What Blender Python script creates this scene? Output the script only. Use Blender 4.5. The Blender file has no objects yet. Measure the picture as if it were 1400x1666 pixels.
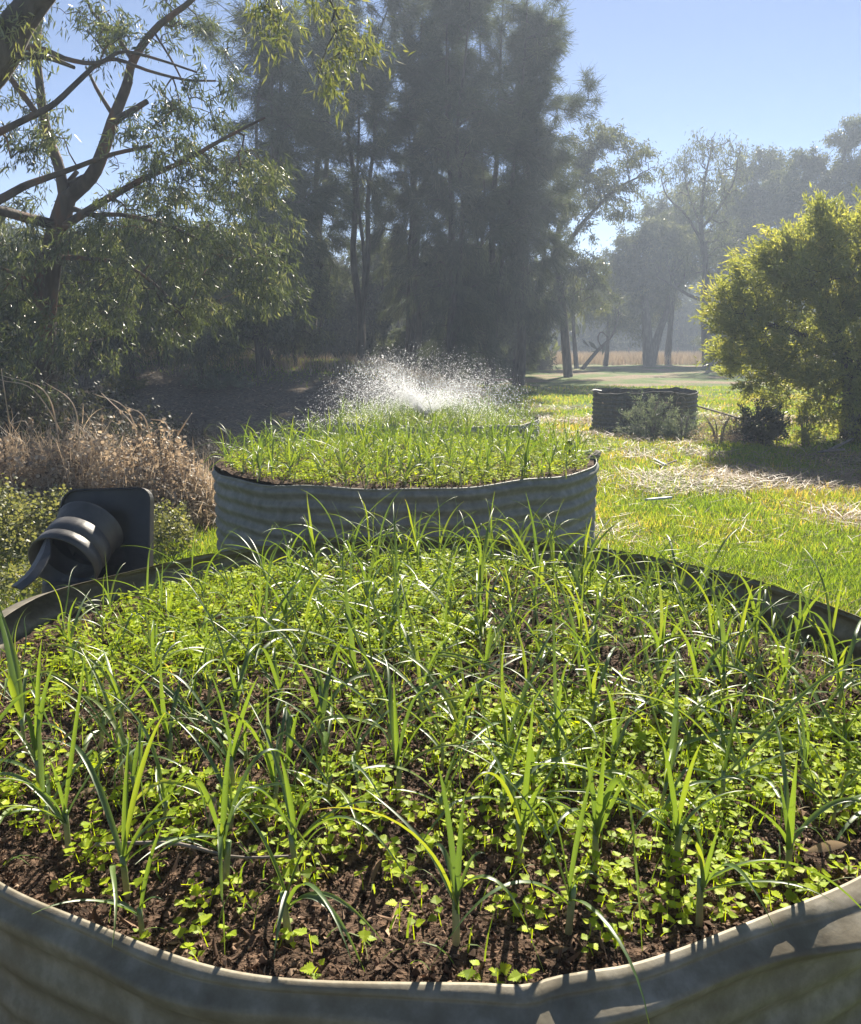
import bpy, math, random
import numpy as np
from mathutils import Vector

R = math.radians
sc = bpy.context.scene
col = sc.collection

# ------------------------------------------------------------------ camera
F = 1348.0                      # focal length in pixels of the 1400-wide photograph
PITCH = R(11.45)
CAMH = 1.5
cam_d = bpy.data.cameras.new("camera")
cam = bpy.data.objects.new("camera", cam_d)
col.objects.link(cam)
cam.location = (0, 0, CAMH)
cam.rotation_euler = (R(90) - PITCH, 0, 0)
cam_d.sensor_fit = 'HORIZONTAL'
cam_d.angle = 2 * math.atan(700 / F)
cam_d.clip_start = 0.05
cam_d.clip_end = 2000
sc.camera = cam

# ------------------------------------------------------------------ light
SUN_EL, SUN_AZ = R(36), R(14)           # azimuth clockwise from +Y (ahead) towards +X (right)
w = bpy.data.worlds.new("World")
sc.world = w
w.use_nodes = True
nt = w.node_tree
bg = nt.nodes["Background"]
sky = nt.nodes.new("ShaderNodeTexSky")
sky.sky_type = 'NISHITA'
sky.sun_disc = False
sky.sun_elevation = SUN_EL
sky.sun_rotation = SUN_AZ
sky.air_density = 0.5
sky.dust_density = 0.05
sky.ozone_density = 3.0
nt.links.new(sky.outputs[0], bg.inputs[0])
bg.inputs[1].default_value = 0.05

sl = bpy.data.lights.new("sun", 'SUN')
sl.energy = 5.0
sl.angle = R(0.53)
sl.color = (1.0, 0.91, 0.76)
so = bpy.data.objects.new("sun", sl)
col.objects.link(so)
sd = Vector((math.sin(SUN_AZ) * math.cos(SUN_EL), math.cos(SUN_AZ) * math.cos(SUN_EL), math.sin(SUN_EL)))
so.rotation_euler = sd.to_track_quat('Z', 'Y').to_euler()
so.location = (10, 40, 60)

sc.view_settings.view_transform = 'Standard'
sc.view_settings.look = 'None'
sc.view_settings.exposure = 1.55
sc.view_settings.gamma = 1.0
sc.cycles.use_denoising = True
sc.cycles.max_bounces = 6
sc.cycles.diffuse_bounces = 3
sc.cycles.glossy_bounces = 2
sc.cycles.transmission_bounces = 4
sc.cycles.volume_bounces = 0
sc.cycles.transparent_max_bounces = 6
HAZE_DENSITY = 0.0030
HAZE_ANISO = 0.25

# ------------------------------------------------------------------ helpers
def rng_(seed):
    return np.random.default_rng(seed)

def hash2(ix, iy, seed):
    n = (ix.astype(np.int64) * 374761393 + iy.astype(np.int64) * 668265263 + seed * 1274126177) & 0x7fffffff
    n = ((n ^ (n >> 13)) * 1274126177) & 0x7fffffff
    n = n ^ (n >> 16)
    return (n & 0xffff) / 65535.0

def vnoise(x, y, seed=0):
    x = np.asarray(x, float); y = np.asarray(y, float)
    ix = np.floor(x); iy = np.floor(y)
    fx = x - ix; fy = y - iy
    fx = fx * fx * (3 - 2 * fx); fy = fy * fy * (3 - 2 * fy)
    a = hash2(ix, iy, seed); b = hash2(ix + 1, iy, seed)
    c = hash2(ix, iy + 1, seed); d = hash2(ix + 1, iy + 1, seed)
    return (a * (1 - fx) + b * fx) * (1 - fy) + (c * (1 - fx) + d * fx) * fy

def fbm(x, y, seed=0, oct=4):
    s = 0; a = 0.5; t = 0
    for k in range(oct):
        s = s + a * vnoise(x * 2 ** k, y * 2 ** k, seed + k * 17)
        t += a; a *= 0.5
    return s / t

def sstep(a, b, x):
    t = np.clip((np.asarray(x, float) - a) / (b - a), 0, 1)
    return t * t * (3 - 2 * t)

def height(x, y):
    x = np.asarray(x, float); y = np.asarray(y, float)
    h = 0.05 * (fbm(x * 0.35, y * 0.35, 5, 3) - 0.5) * sstep(2, 6, np.hypot(x, y))
    h = h + 0.12 * (fbm(x * 0.9 + 9, y * 0.9, 8, 3) - 0.5) * sstep(6, 14, y)
    left = sstep(1.5, -3.0, x)
    h = h + 0.95 * left * sstep(17, 27, y)
    h = h - 0.22 * left * sstep(9, 12, y) * sstep(18, 14.5, y)
    h = h + 0.25 * sstep(-4.5, -7.0, x) * sstep(4, 9, y)
    return h

def ray(px, py):
    dx = px - 700.0; dy = 833.0 - py
    return np.array([dx, F * math.cos(PITCH) + dy * math.sin(PITCH), -F * math.sin(PITCH) + dy * math.cos(PITCH)])

def W(px, py, Y):
    d = ray(px, py); t = Y / d[1]
    return np.array([0, 0, CAMH]) + t * d

def Z(px, py, z):
    d = ray(px, py); t = (z - CAMH) / d[2]
    return np.array([0, 0, CAMH]) + t * d

def G(px, Y):
    "ground point under photo column px at depth Y"
    x = (px - 700.0) / F * Y * 1.0
    x = (px - 700.0) * Y / (F * math.cos(PITCH) + 240 * math.sin(PITCH))
    return np.array([x, Y, float(height(x, Y))])

def link(name, me, mat=None, parent=None):
    o = bpy.data.objects.new(name, me)
    col.objects.link(o)
    if mat is not None and len(me.materials) == 0:
        me.materials.append(mat)
    if parent is not None:
        o.parent = parent
    return o

def make_mesh(name, verts, faces, mat=None, tint=None, smooth=False):
    verts = np.ascontiguousarray(verts, dtype=np.float32)
    if not isinstance(faces, list):
        faces = [faces]
    faces = [np.asarray(f, dtype=np.int32) for f in faces if len(f)]
    me = bpy.data.meshes.new(name)
    me.vertices.add(len(verts))
    me.vertices.foreach_set("co", verts.ravel())
    li = np.concatenate([f.ravel() for f in faces])
    tot = np.concatenate([np.full(len(f), f.shape[1], np.int32) for f in faces])
    st = np.concatenate([[0], np.cumsum(tot)[:-1]]).astype(np.int32)
    me.loops.add(len(li)); me.loops.foreach_set("vertex_index", li)
    me.polygons.add(len(tot))
    me.polygons.foreach_set("loop_start", st)
    me.polygons.foreach_set("loop_total", tot)
    me.polygons.foreach_set("use_smooth", np.full(len(tot), smooth, bool))
    if tint is not None:
        a = me.attributes.new("tint", 'FLOAT', 'POINT')
        a.data.foreach_set("value", np.ascontiguousarray(tint, dtype=np.float32))
    me.update(calc_edges=True)
    if mat is not None:
        me.materials.append(mat)
    return me

def tag(o, label=None, cat=None, group=None, kind=None):
    if label: o["label"] = label
    if cat: o["category"] = cat
    if group: o["group"] = group
    if kind: o["kind"] = kind
    return o

def empty(name, loc, rz=0.0):
    o = bpy.data.objects.new(name, None)
    col.objects.link(o)
    o.empty_display_size = 0.1
    o.location = loc
    o.rotation_euler = (0, 0, rz)
    return o

class MB:
    "collects vertices and faces of one mesh"
    def __init__(s): s.v = []; s.f = {}; s.t = []; s.n = 0
    def add(s, v, f, tint=0.5):
        v = np.asarray(v, float)
        if not isinstance(f, list): f = [f]
        for a in f:
            a = np.asarray(a)
            if len(a): s.f.setdefault(a.shape[1], []).append(a + s.n)
        s.v.append(v); s.n += len(v)
        s.t.append(np.full(len(v), tint) if np.isscalar(tint) else np.asarray(tint, float))
    def mesh(s, name, mat, smooth=False):
        return make_mesh(name, np.concatenate(s.v), [np.concatenate(a) for a in s.f.values()], mat, np.concatenate(s.t), smooth)
    def build(s, name, mat, parent=None, smooth=False):
        return link(name, s.mesh(name, mat, smooth), None, parent)

def inst(tv, tf, M, T):
    "copies of a template: tv (k,3), tf (m,q), M (N,3,3) columns are axes, T (N,3)"
    v = np.einsum('nij,kj->nki', M, tv) + T[:, None, :]
    k = len(tv); N = len(T)
    tf = np.asarray(tf)
    f = (tf[None] + (np.arange(N) * k)[:, None, None]).reshape(-1, tf.shape[1])
    return v.reshape(-1, 3), f

def norm(a):
    return a / np.maximum(np.linalg.norm(a, axis=-1, keepdims=True), 1e-9)

def frames(d, up):
    "matrices whose columns are side, d, normal"
    d = norm(d); s = norm(np.cross(d, up)); n = np.cross(s, d)
    return np.stack([s, d, n], axis=-1)

def tube(pts, rad, sides=8, cap=True):
    pts = np.asarray(pts, float); n = len(pts)
    rad = np.full(n, rad) if np.isscalar(rad) else np.asarray(rad, float)
    t = np.gradient(pts, axis=0); t = norm(t)
    ref = np.array([0, 0, 1.0]) if abs(t[0][2]) < 0.9 else np.array([1.0, 0, 0])
    V = []
    a = np.linspace(0, 2 * np.pi, sides, endpoint=False)
    s = None
    for i in range(n):
        if s is None: s = np.cross(t[i], ref)
        s = s - t[i] * np.dot(s, t[i]); s = s / np.linalg.norm(s)
        b = np.cross(t[i], s)
        V.append(pts[i] + rad[i] * (np.cos(a)[:, None] * s + np.sin(a)[:, None] * b))
    V = np.concatenate(V)
    f = []
    for i in range(n - 1):
        for j in range(sides):
            f.append((i * sides + j, i * sides + (j + 1) % sides, (i + 1) * sides + (j + 1) % sides, (i + 1) * sides + j))
    fs = [np.array(f)]
    if cap:
        fs.append(np.array([list(range(sides))[::-1], [(n - 1) * sides + j for j in range(sides)]]))
    return V, fs

def spline(pts, n):
    pts = np.asarray(pts, float)
    P = np.vstack([2 * pts[0] - pts[1], pts, 2 * pts[-1] - pts[-2]])
    m = len(pts) - 1
    out = []
    for u in np.linspace(0, m - 1e-6, n):
        i = int(u); t = u - i
        p0, p1, p2, p3 = P[i], P[i + 1], P[i + 2], P[i + 3]
        out.append(0.5 * ((2 * p1) + (-p0 + p2) * t + (2 * p0 - 5 * p1 + 4 * p2 - p3) * t * t + (-p0 + 3 * p1 - 3 * p2 + p3) * t ** 3))
    return np.array(out)

# ------------------------------------------------------------------ materials
def new_mat(name):
    m = bpy.data.materials.new(name); m.use_nodes = True
    n = m.node_tree; n.nodes.clear()
    out = n.nodes.new("ShaderNodeOutputMaterial")
    return m, n, out

def ramp(n, stops):
    r = n.nodes.new("ShaderNodeValToRGB")
    e = r.color_ramp.elements
    while len(e) < len(stops): e.new(0.5)
    for k, (p, c) in enumerate(stops):
        e[k].position = p; e[k].color = (*c, 1)
    return r

def leaf_mat(name, stops, trans=0.5, trans_gain=(1.6, 1.6, 0.6), gloss=0.06, rough=0.35):
    "thin leaves: diffuse + light let through + a little gloss; colour varies leaf by leaf"
    m, n, out = new_mat(name)
    at = n.nodes.new("ShaderNodeAttribute"); at.attribute_name = "tint"
    r = ramp(n, stops); n.links.new(at.outputs["Fac"], r.inputs[0])
    df = n.nodes.new("ShaderNodeBsdfDiffuse"); n.links.new(r.outputs[0], df.inputs[0])
    tr = n.nodes.new("ShaderNodeBsdfTranslucent")
    mu = n.nodes.new("ShaderNodeMix"); mu.data_type = 'RGBA'; mu.blend_type = 'MULTIPLY'
    mu.inputs[0].default_value = 1; mu.clamp_result = False
    n.links.new(r.outputs[0], mu.inputs[6]); mu.inputs[7].default_value = (*trans_gain, 1)
    n.links.new(mu.outputs[2], tr.inputs[0])
    mx = n.nodes.new("ShaderNodeMixShader"); mx.inputs[0].default_value = trans
    n.links.new(df.outputs[0], mx.inputs[1]); n.links.new(tr.outputs[0], mx.inputs[2])
    gl = n.nodes.new("ShaderNodeBsdfGlossy"); gl.inputs["Roughness"].default_value = rough
    gl.inputs["Color"].default_value = (1, 1, 1, 1)
    m2 = n.nodes.new("ShaderNodeMixShader"); m2.inputs[0].default_value = gloss
    n.links.new(mx.outputs[0], m2.inputs[1]); n.links.new(gl.outputs[0], m2.inputs[2])
    n.links.new(m2.outputs[0], out.inputs[0])
    return m

def noise_mat(name, stops, scale=6, detail=6, rough=0.8, metallic=0, bump=0.0, bscale=40, stretch=(1, 1, 1), bdist=0.02, spec=0.3, distort=0.0):
    m, n, out = new_mat(name)
    tc = n.nodes.new("ShaderNodeTexCoord")
    mp = n.nodes.new("ShaderNodeMapping"); mp.inputs["Scale"].default_value = stretch
    n.links.new(tc.outputs["Object"], mp.inputs[0])
    nz = n.nodes.new("ShaderNodeTexNoise"); nz.inputs["Scale"].default_value = scale; nz.inputs["Detail"].default_value = detail
    nz.inputs["Distortion"].default_value = distort
    n.links.new(mp.outputs[0], nz.inputs["Vector"])
    r = ramp(n, stops); n.links.new(nz.outputs["Fac"], r.inputs[0])
    b = n.nodes.new("ShaderNodeBsdfPrincipled")
    b.inputs["Roughness"].default_value = rough; b.inputs["Metallic"].default_value = metallic
    b.inputs["Specular IOR Level"].default_value = spec
    n.links.new(r.outputs[0], b.inputs["Base Color"])
    if bump:
        n2 = n.nodes.new("ShaderNodeTexNoise"); n2.inputs["Scale"].default_value = bscale; n2.inputs["Detail"].default_value = 5
        n.links.new(mp.outputs[0], n2.inputs["Vector"])
        bp = n.nodes.new("ShaderNodeBump"); bp.inputs["Strength"].default_value = bump; bp.inputs["Distance"].default_value = bdist
        n.links.new(n2.outputs["Fac"], bp.inputs["Height"]); n.links.new(bp.outputs[0], b.inputs["Normal"])
    n.links.new(b.outputs[0], out.inputs[0])
    return m

def tint_mat(name, stops, rough=0.85, trans=0.0):
    m, n, out = new_mat(name)
    at = n.nodes.new("ShaderNodeAttribute"); at.attribute_name = "tint"
    r = ramp(n, stops); n.links.new(at.outputs["Fac"], r.inputs[0])
    b = n.nodes.new("ShaderNodeBsdfPrincipled"); b.inputs["Roughness"].default_value = rough
    b.inputs["Specular IOR Level"].default_value = 0.25
    n.links.new(r.outputs[0], b.inputs["Base Color"])
    if trans:
        t = n.nodes.new("ShaderNodeBsdfTranslucent"); n.links.new(r.outputs[0], t.inputs[0])
        mx = n.nodes.new("ShaderNodeMixShader"); mx.inputs[0].default_value = trans
        n.links.new(b.outputs[0], mx.inputs[1]); n.links.new(t.outputs[0], mx.inputs[2])
        n.links.new(mx.outputs[0], out.inputs[0])
    else:
        n.links.new(b.outputs[0], out.inputs[0])
    return m

M = {}
M['garlic'] = leaf_mat("garlic_leaf", [(0, (0.056, 0.113, 0.045)), (0.5, (0.102, 0.183, 0.045)), (0.85, (0.18, 0.255, 0.045)), (1, (0.40, 0.35, 0.15))],
                       0.5, (2.0, 1.6, 0.45), 0.06, 0.42)
M['garlic_stem'] = leaf_mat("garlic_stem", [(0, (0.46, 0.42, 0.30)), (0.5, (0.34, 0.36, 0.2)), (1, (0.16, 0.24, 0.08))], 0.3, (1.2, 1.2, 0.7), 0.06, 0.4)
M['nettle'] = leaf_mat("seedling_leaf", [(0, (0.19, 0.28, 0.022)), (0.5, (0.355, 0.475, 0.027)), (1, (0.52, 0.60, 0.033))], 0.46, (1.7, 1.53, 0.33), 0.015, 0.5)
M['grass'] = leaf_mat("grass_blade", [(0, (0.08, 0.16, 0.025)), (0.55, (0.165, 0.255, 0.045)), (0.85, (0.25, 0.295, 0.08)), (1, (0.38, 0.30, 0.15))], 0.55, (2.1, 1.8, 0.5), 0.02, 0.5)
M['straw'] = leaf_mat("straw", [(0, (0.22, 0.16, 0.10)), (0.5, (0.36, 0.28, 0.19)), (1, (0.50, 0.42, 0.30))], 0.3, (1.0, 0.9, 0.8), 0.05, 0.5)
M['deadweed'] = leaf_mat("dead_weed", [(0, (0.10, 0.078, 0.058)), (0.5, (0.35, 0.295, 0.225)), (1, (0.58, 0.50, 0.385))], 0.42, (1.2, 1.05, 0.9), 0.04, 0.5)
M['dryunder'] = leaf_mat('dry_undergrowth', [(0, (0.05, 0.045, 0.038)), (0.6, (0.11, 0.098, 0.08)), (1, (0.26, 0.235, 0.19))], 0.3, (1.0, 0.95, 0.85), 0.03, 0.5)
M['weed'] = leaf_mat("weed_leaf", [(0, (0.10, 0.12, 0.06)), (0.6, (0.19, 0.21, 0.11)), (1, (0.32, 0.31, 0.19))], 0.45, (1.5, 1.4, 0.6), 0.03, 0.4)
M['greyshrub'] = leaf_mat("grey_shrub_leaf", [(0, (0.10, 0.13, 0.09)), (0.6, (0.18, 0.22, 0.15)), (1, (0.30, 0.32, 0.22))], 0.35, (1.2, 1.2, 0.8), 0.06, 0.5)
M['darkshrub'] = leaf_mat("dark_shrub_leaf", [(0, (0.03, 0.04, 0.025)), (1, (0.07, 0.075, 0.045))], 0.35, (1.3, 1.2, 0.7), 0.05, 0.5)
M['euc'] = leaf_mat("gum_leaf", [(0, (0.03, 0.045, 0.02)), (0.45, (0.06, 0.085, 0.035)), (0.75, (0.10, 0.135, 0.05)), (1, (0.25, 0.265, 0.15))], 0.45, (1.6, 1.45, 0.8), 0.07, 0.35)
M['euclit'] = leaf_mat("sunlit_gum_leaf", [(0, (0.08, 0.115, 0.045)), (1, (0.22, 0.235, 0.10))], 0.5, (1.7, 1.55, 0.6), 0.1, 0.35)  # brighter copy of the gum leaf, sunlight on the sprays put into its colour
M['needle'] = leaf_mat("sheoak_needle", [(0, (0.045, 0.06, 0.038)), (0.7, (0.09, 0.112, 0.065)), (1, (0.16, 0.175, 0.10))], 0.4, (1.4, 1.35, 0.85), 0.03, 0.5)
M['fargum'] = leaf_mat("distant_gum_leaf", [(0, (0.04, 0.055, 0.027)), (0.6, (0.085, 0.108, 0.05)), (1, (0.18, 0.195, 0.09))], 0.42, (1.6, 1.45, 0.65), 0.06, 0.4)
M['wattle'] = leaf_mat("wattle_leaf", [(0, (0.145, 0.18, 0.065)), (0.6, (0.25, 0.28, 0.10)), (1, (0.40, 0.385, 0.145))], 0.58, (1.85, 1.7, 0.7), 0.05, 0.35)
M['bark'] = noise_mat("bark", [(0.3, (0.05, 0.042, 0.036)), (0.6, (0.11, 0.095, 0.08)), (0.8, (0.17, 0.145, 0.12))], 9, 6, 0.9, 0, 0.6, 30, (1, 1, 0.25))
M['gumbark'] = noise_mat("gum_bark", [(0.32, (0.045, 0.036, 0.03)), (0.5, (0.10, 0.082, 0.068)), (0.62, (0.16, 0.085, 0.055)), (0.8, (0.19, 0.165, 0.145))], 4, 5, 0.85, 0, 0.4, 25, (1, 1, 0.3))
M['deadwood'] = noise_mat("dead_wood", [(0.3, (0.14, 0.12, 0.105)), (0.7, (0.30, 0.26, 0.22))], 9, 5, 0.9, 0, 0.3, 30, (1, 1, 0.3))
M['plastic'] = noise_mat("black_plastic", [(0.3, (0.016, 0.016, 0.017)), (0.52, (0.04, 0.039, 0.038)), (0.7, (0.13, 0.12, 0.105))], 5, 8, 0.5, 0, 0.08, 60, spec=0.5)
M['plastic_dusty_lit'] = noise_mat('dusty_lit_black_plastic', [(0.3, (0.045, 0.044, 0.043)), (0.55, (0.085, 0.083, 0.08)), (0.7, (0.19, 0.18, 0.165))], 9, 8, 0.5, 0, 0.08, 60, (1, 1, .3), spec=0.5)  # dusty black plastic; base grey also raised to carry the neck's sunlit highlights
M['pipe_black'] = noise_mat("black_pipe", [(0.3, (0.015, 0.015, 0.016)), (0.7, (0.03, 0.03, 0.03))], 20, 3, 0.45, spec=0.5)
M['pipe_white'] = noise_mat("pale_pipe", [(0.3, (0.5, 0.53, 0.55)), (0.7, (0.65, 0.67, 0.68))], 20, 3, 0.4, spec=0.5)
M['pipe_blue'] = noise_mat("blue_pipe", [(0.3, (0.10, 0.25, 0.42)), (0.7, (0.2, 0.38, 0.55))], 20, 3, 0.4, spec=0.5)

def galv(name, dark, mid, light, stain):
    "weathered corrugated iron: blotchy zinc, vertical streaks, earthy stains"
    m, n, out = new_mat(name)
    tc = n.nodes.new("ShaderNodeTexCoord")
    n1 = n.nodes.new("ShaderNodeTexNoise"); n1.inputs["Scale"].default_value = 16; n1.inputs["Detail"].default_value = 8; n1.inputs["Roughness"].default_value = 0.65
    n.links.new(tc.outputs["Object"], n1.inputs["Vector"])
    r1 = ramp(n, [(0.34, dark), (0.5, mid), (0.66, light)]); n.links.new(n1.outputs["Fac"], r1.inputs[0])
    mp = n.nodes.new("ShaderNodeMapping"); mp.inputs["Scale"].default_value = (14, 14, 1.2)
    n.links.new(tc.outputs["Object"], mp.inputs[0])
    n2 = n.nodes.new("ShaderNodeTexNoise"); n2.inputs["Scale"].default_value = 1.5; n2.inputs["Detail"].default_value = 6
    n.links.new(mp.outputs[0], n2.inputs["Vector"])
    r2 = ramp(n, [(0.42, (0, 0, 0)), (0.68, (1, 1, 1))]); n.links.new(n2.outputs["Fac"], r2.inputs[0])
    n3 = n.nodes.new("ShaderNodeTexNoise"); n3.inputs["Scale"].default_value = 2.2; n3.inputs["Detail"].default_value = 5
    n.links.new(tc.outputs["Object"], n3.inputs["Vector"])
    r3 = ramp(n, [(0.42, (0.05, 0.05, 0.05)), (0.65, (0.5, 0.5, 0.5))]); n.links.new(n3.outputs["Fac"], r3.inputs[0])
    mm = n.nodes.new("ShaderNodeMath"); mm.operation = 'MULTIPLY'
    n.links.new(r2.outputs[0], mm.inputs[0]); n.links.new(r3.outputs[0], mm.inputs[1])
    mx = n.nodes.new("ShaderNodeMix"); mx.data_type = 'RGBA'
    n.links.new(mm.outputs[0], mx.inputs[0]); n.links.new(r1.outputs[0], mx.inputs[6]); mx.inputs[7].default_value = (*stain, 1)
    b = n.nodes.new("ShaderNodeBsdfPrincipled"); b.inputs["Metallic"].default_value = 0.15; b.inputs["Roughness"].default_value = 0.6; b.inputs["Specular IOR Level"].default_value = 0.3
    n.links.new(mx.outputs[2], b.inputs["Base Color"])
    nb = n.nodes.new("ShaderNodeTexNoise"); nb.inputs["Scale"].default_value = 90; nb.inputs["Detail"].default_value = 4
    n.links.new(tc.outputs["Object"], nb.inputs["Vector"])
    bp = n.nodes.new("ShaderNodeBump"); bp.inputs["Strength"].default_value = 0.15; bp.inputs["Distance"].default_value = 0.004
    n.links.new(nb.outputs["Fac"], bp.inputs["Height"]); n.links.new(bp.outputs[0], b.inputs["Normal"])
    n.links.new(b.outputs[0], out.inputs[0])
    return m

M['iron'] = galv("weathered_iron", (0.145, 0.124, 0.086), (0.20, 0.178, 0.13), (0.29, 0.265, 0.21), (0.13, 0.10, 0.06))
M['iron_grey'] = galv('grey_iron', (0.155, 0.160, 0.142), (0.205, 0.210, 0.188), (0.265, 0.270, 0.248), (0.15, 0.14, 0.11))
M['iron_old'] = galv("old_dark_iron", (0.055, 0.06, 0.058), (0.09, 0.095, 0.09), (0.14, 0.14, 0.13), (0.11, 0.07, 0.05))
M['soil'] = noise_mat("dark_soil", [(0.35, (0.03, 0.02, 0.014)), (0.52, (0.085, 0.054, 0.037)), (0.66, (0.18, 0.115, 0.077))], 55, 8, 0.95, 0, 0.9, 160, bdist=0.012, spec=0.15)
M['crumb'] = tint_mat("soil_crumb", [(0, (0.03, 0.02, 0.014)), (0.4, (0.10, 0.062, 0.042)), (0.75, (0.24, 0.155, 0.105)), (1, (0.46, 0.33, 0.23))], 0.95)

def ground_mat():
    m, n, out = new_mat("ground_cover")
    tc = n.nodes.new("ShaderNodeTexCoord")
    def noise(s, d=6):
        z = n.nodes.new("ShaderNodeTexNoise"); z.inputs["Scale"].default_value = s; z.inputs["Detail"].default_value = d
        n.links.new(tc.outputs["Object"], z.inputs["Vector"]); return z
    fine = noise(14, 8); big = noise(0.32, 4)
    green = ramp(n, [(0.3, (0.05, 0.085, 0.02)), (0.6, (0.11, 0.16, 0.035)), (0.75, (0.16, 0.2, 0.05))])
    tan = ramp(n, [(0.3, (0.12, 0.085, 0.055)), (0.55, (0.24, 0.18, 0.115)), (0.75, (0.36, 0.29, 0.2))])
    lit = ramp(n, [(0.3, (0.08, 0.066, 0.05)), (0.6, (0.17, 0.142, 0.112)), (0.8, (0.32, 0.265, 0.21))])
    for r in (green, tan, lit): n.links.new(fine.outputs["Fac"], r.inputs[0])
    mk = ramp(n, [(0.47, (0, 0, 0)), (0.58, (1, 1, 1))]); n.links.new(big.outputs["Fac"], mk.inputs[0])
    m1 = n.nodes.new("ShaderNodeMix"); m1.data_type = 'RGBA'
    n.links.new(mk.outputs[0], m1.inputs[0]); n.links.new(green.outputs[0], m1.inputs[6]); n.links.new(tan.outputs[0], m1.inputs[7])
    # leaf litter under the trees on the left
    at = n.nodes.new("ShaderNodeAttribute"); at.attribute_name = "tint"
    m2 = n.nodes.new("ShaderNodeMix"); m2.data_type = 'RGBA'
    n.links.new(at.outputs["Fac"], m2.inputs[0]); n.links.new(m1.outputs[2], m2.inputs[6]); n.links.new(lit.outputs[0], m2.inputs[7])
    b = n.nodes.new("ShaderNodeBsdfPrincipled"); b.inputs["Roughness"].default_value = 0.95; b.inputs["Specular IOR Level"].default_value = 0.1
    n.links.new(m2.outputs[2], b.inputs["Base Color"])
    bp = n.nodes.new("ShaderNodeBump"); bp.inputs["Strength"].default_value = 0.8; bp.inputs["Distance"].default_value = 0.05
    n.links.new(fine.outputs["Fac"], bp.inputs["Height"]); n.links.new(bp.outputs[0], b.inputs["Normal"])
    n.links.new(b.outputs[0], out.inputs[0])
    return m
M['ground'] = ground_mat()

# ------------------------------------------------------------------ ground
def litter(x, y):
    "1 where leaf litter replaces grass"
    e = (fbm(x * 0.25, y * 0.25, 31, 3) - 0.5) * 4
    return np.clip(sstep(1.2, -1.0, x + e * 0.5 - (y - 12) * 0.06) * sstep(7.8, 10.2, y + e * .4 + np.minimum(0, (x + 3)) * -0.2)
                   * (1 - 0.85 * sstep(22, 26, y + e) * sstep(33, 29, y) ), 0, 1)

def axis(a0, a1, fine0, fine1, fstep, growth):
    v = list(np.arange(fine0, fine1, fstep))
    s = fstep; x = fine1
    while x < a1: v.append(x); s *= growth; x += s
    v.append(a1)
    s = fstep; x = fine0 - fstep; l = []
    while x > a0: l.append(x); s *= growth; x -= s
    l.append(a0)
    return np.array(l[::-1] + v)

gx = axis(-420, 420, -14, 14, 0.2, 1.12); gy = axis(-20, 480, -1, 40, 0.2, 1.12)
X, Yg = np.meshgrid(gx, gy)
V = np.stack([X.ravel(), Yg.ravel(), height(X.ravel(), Yg.ravel())], -1)
nx, ny = len(gx), len(gy)
i = np.arange(nx - 1)[None, :] + (np.arange(ny - 1) * nx)[:, None]
Fq = np.stack([i, i + 1, i + 1 + nx, i + nx], -1).reshape(-1, 4)
me = make_mesh("ground", V, Fq, M['ground'], litter(V[:, 0], V[:, 1]), True)
tag(link("ground", me), "uneven paddock ground of green grass, straw and leaf litter", "ground", kind="structure")

# ------------------------------------------------------------------ garden beds
BEDS = {1: dict(c=(0.0, 2.06), R=1.19, z=0.75, soil=0.665),
        2: dict(c=(-0.165, 5.6), R=1.262, z=0.75, soil=0.742),
        3: dict(c=(0.05, 9.2), R=1.14, z=0.71, soil=0.655)}

# rim outline of the nearest bed, out of round like the real sheet
rim_px = [(0, 1425), (170, 1510), (350, 1580), (560, 1600), (800, 1606), (885, 1602), (920, 1590), (1050, 1553), (1200, 1500), (1400, 1432),
          (0, 1012), (75, 967), (160, 945), (240, 922), (1400, 1008), (1300, 968), (1215, 940), (1140, 920), (1040, 906)]
c1 = np.array(BEDS[1]['c'])
pp = np.array([Z(x, y, 0.75)[:2] for x, y in rim_px]) - c1
rth = np.arctan2(pp[:, 1], pp[:, 0]); rr = np.clip(np.hypot(pp[:, 0], pp[:, 1]), 1.14, 1.235)
o_ = np.argsort(rth); rth = rth[o_]; rr = rr[o_]

def rim_r(bed, th):
    b = BEDS[bed]
    if bed == 1:
        base = np.interp(th, np.r_[rth[-3:] - 2 * np.pi, rth, rth[:3] + 2 * np.pi], np.r_[rr[-3:], rr, rr[:3]])
        if len(np.atleast_1d(th)) > 100:
            m = len(th); kk = np.exp(-(np.arange(-m // 2, m // 2) / (m * .016)) ** 2)
            base = np.real(np.fft.ifft(np.fft.fft(base) * np.fft.fft(np.fft.ifftshift(kk / kk.sum())))) if np.all(np.diff(th) > 0) else base
        return base + 0.003 * np.sin(9 * th + 1) + 0.003 * np.sin(17 * th)
    return b['R'] * (1 + 0.004 * np.sin(2 * th + bed) + 0.003 * np.sin(5 * th + 2 * bed))

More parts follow.
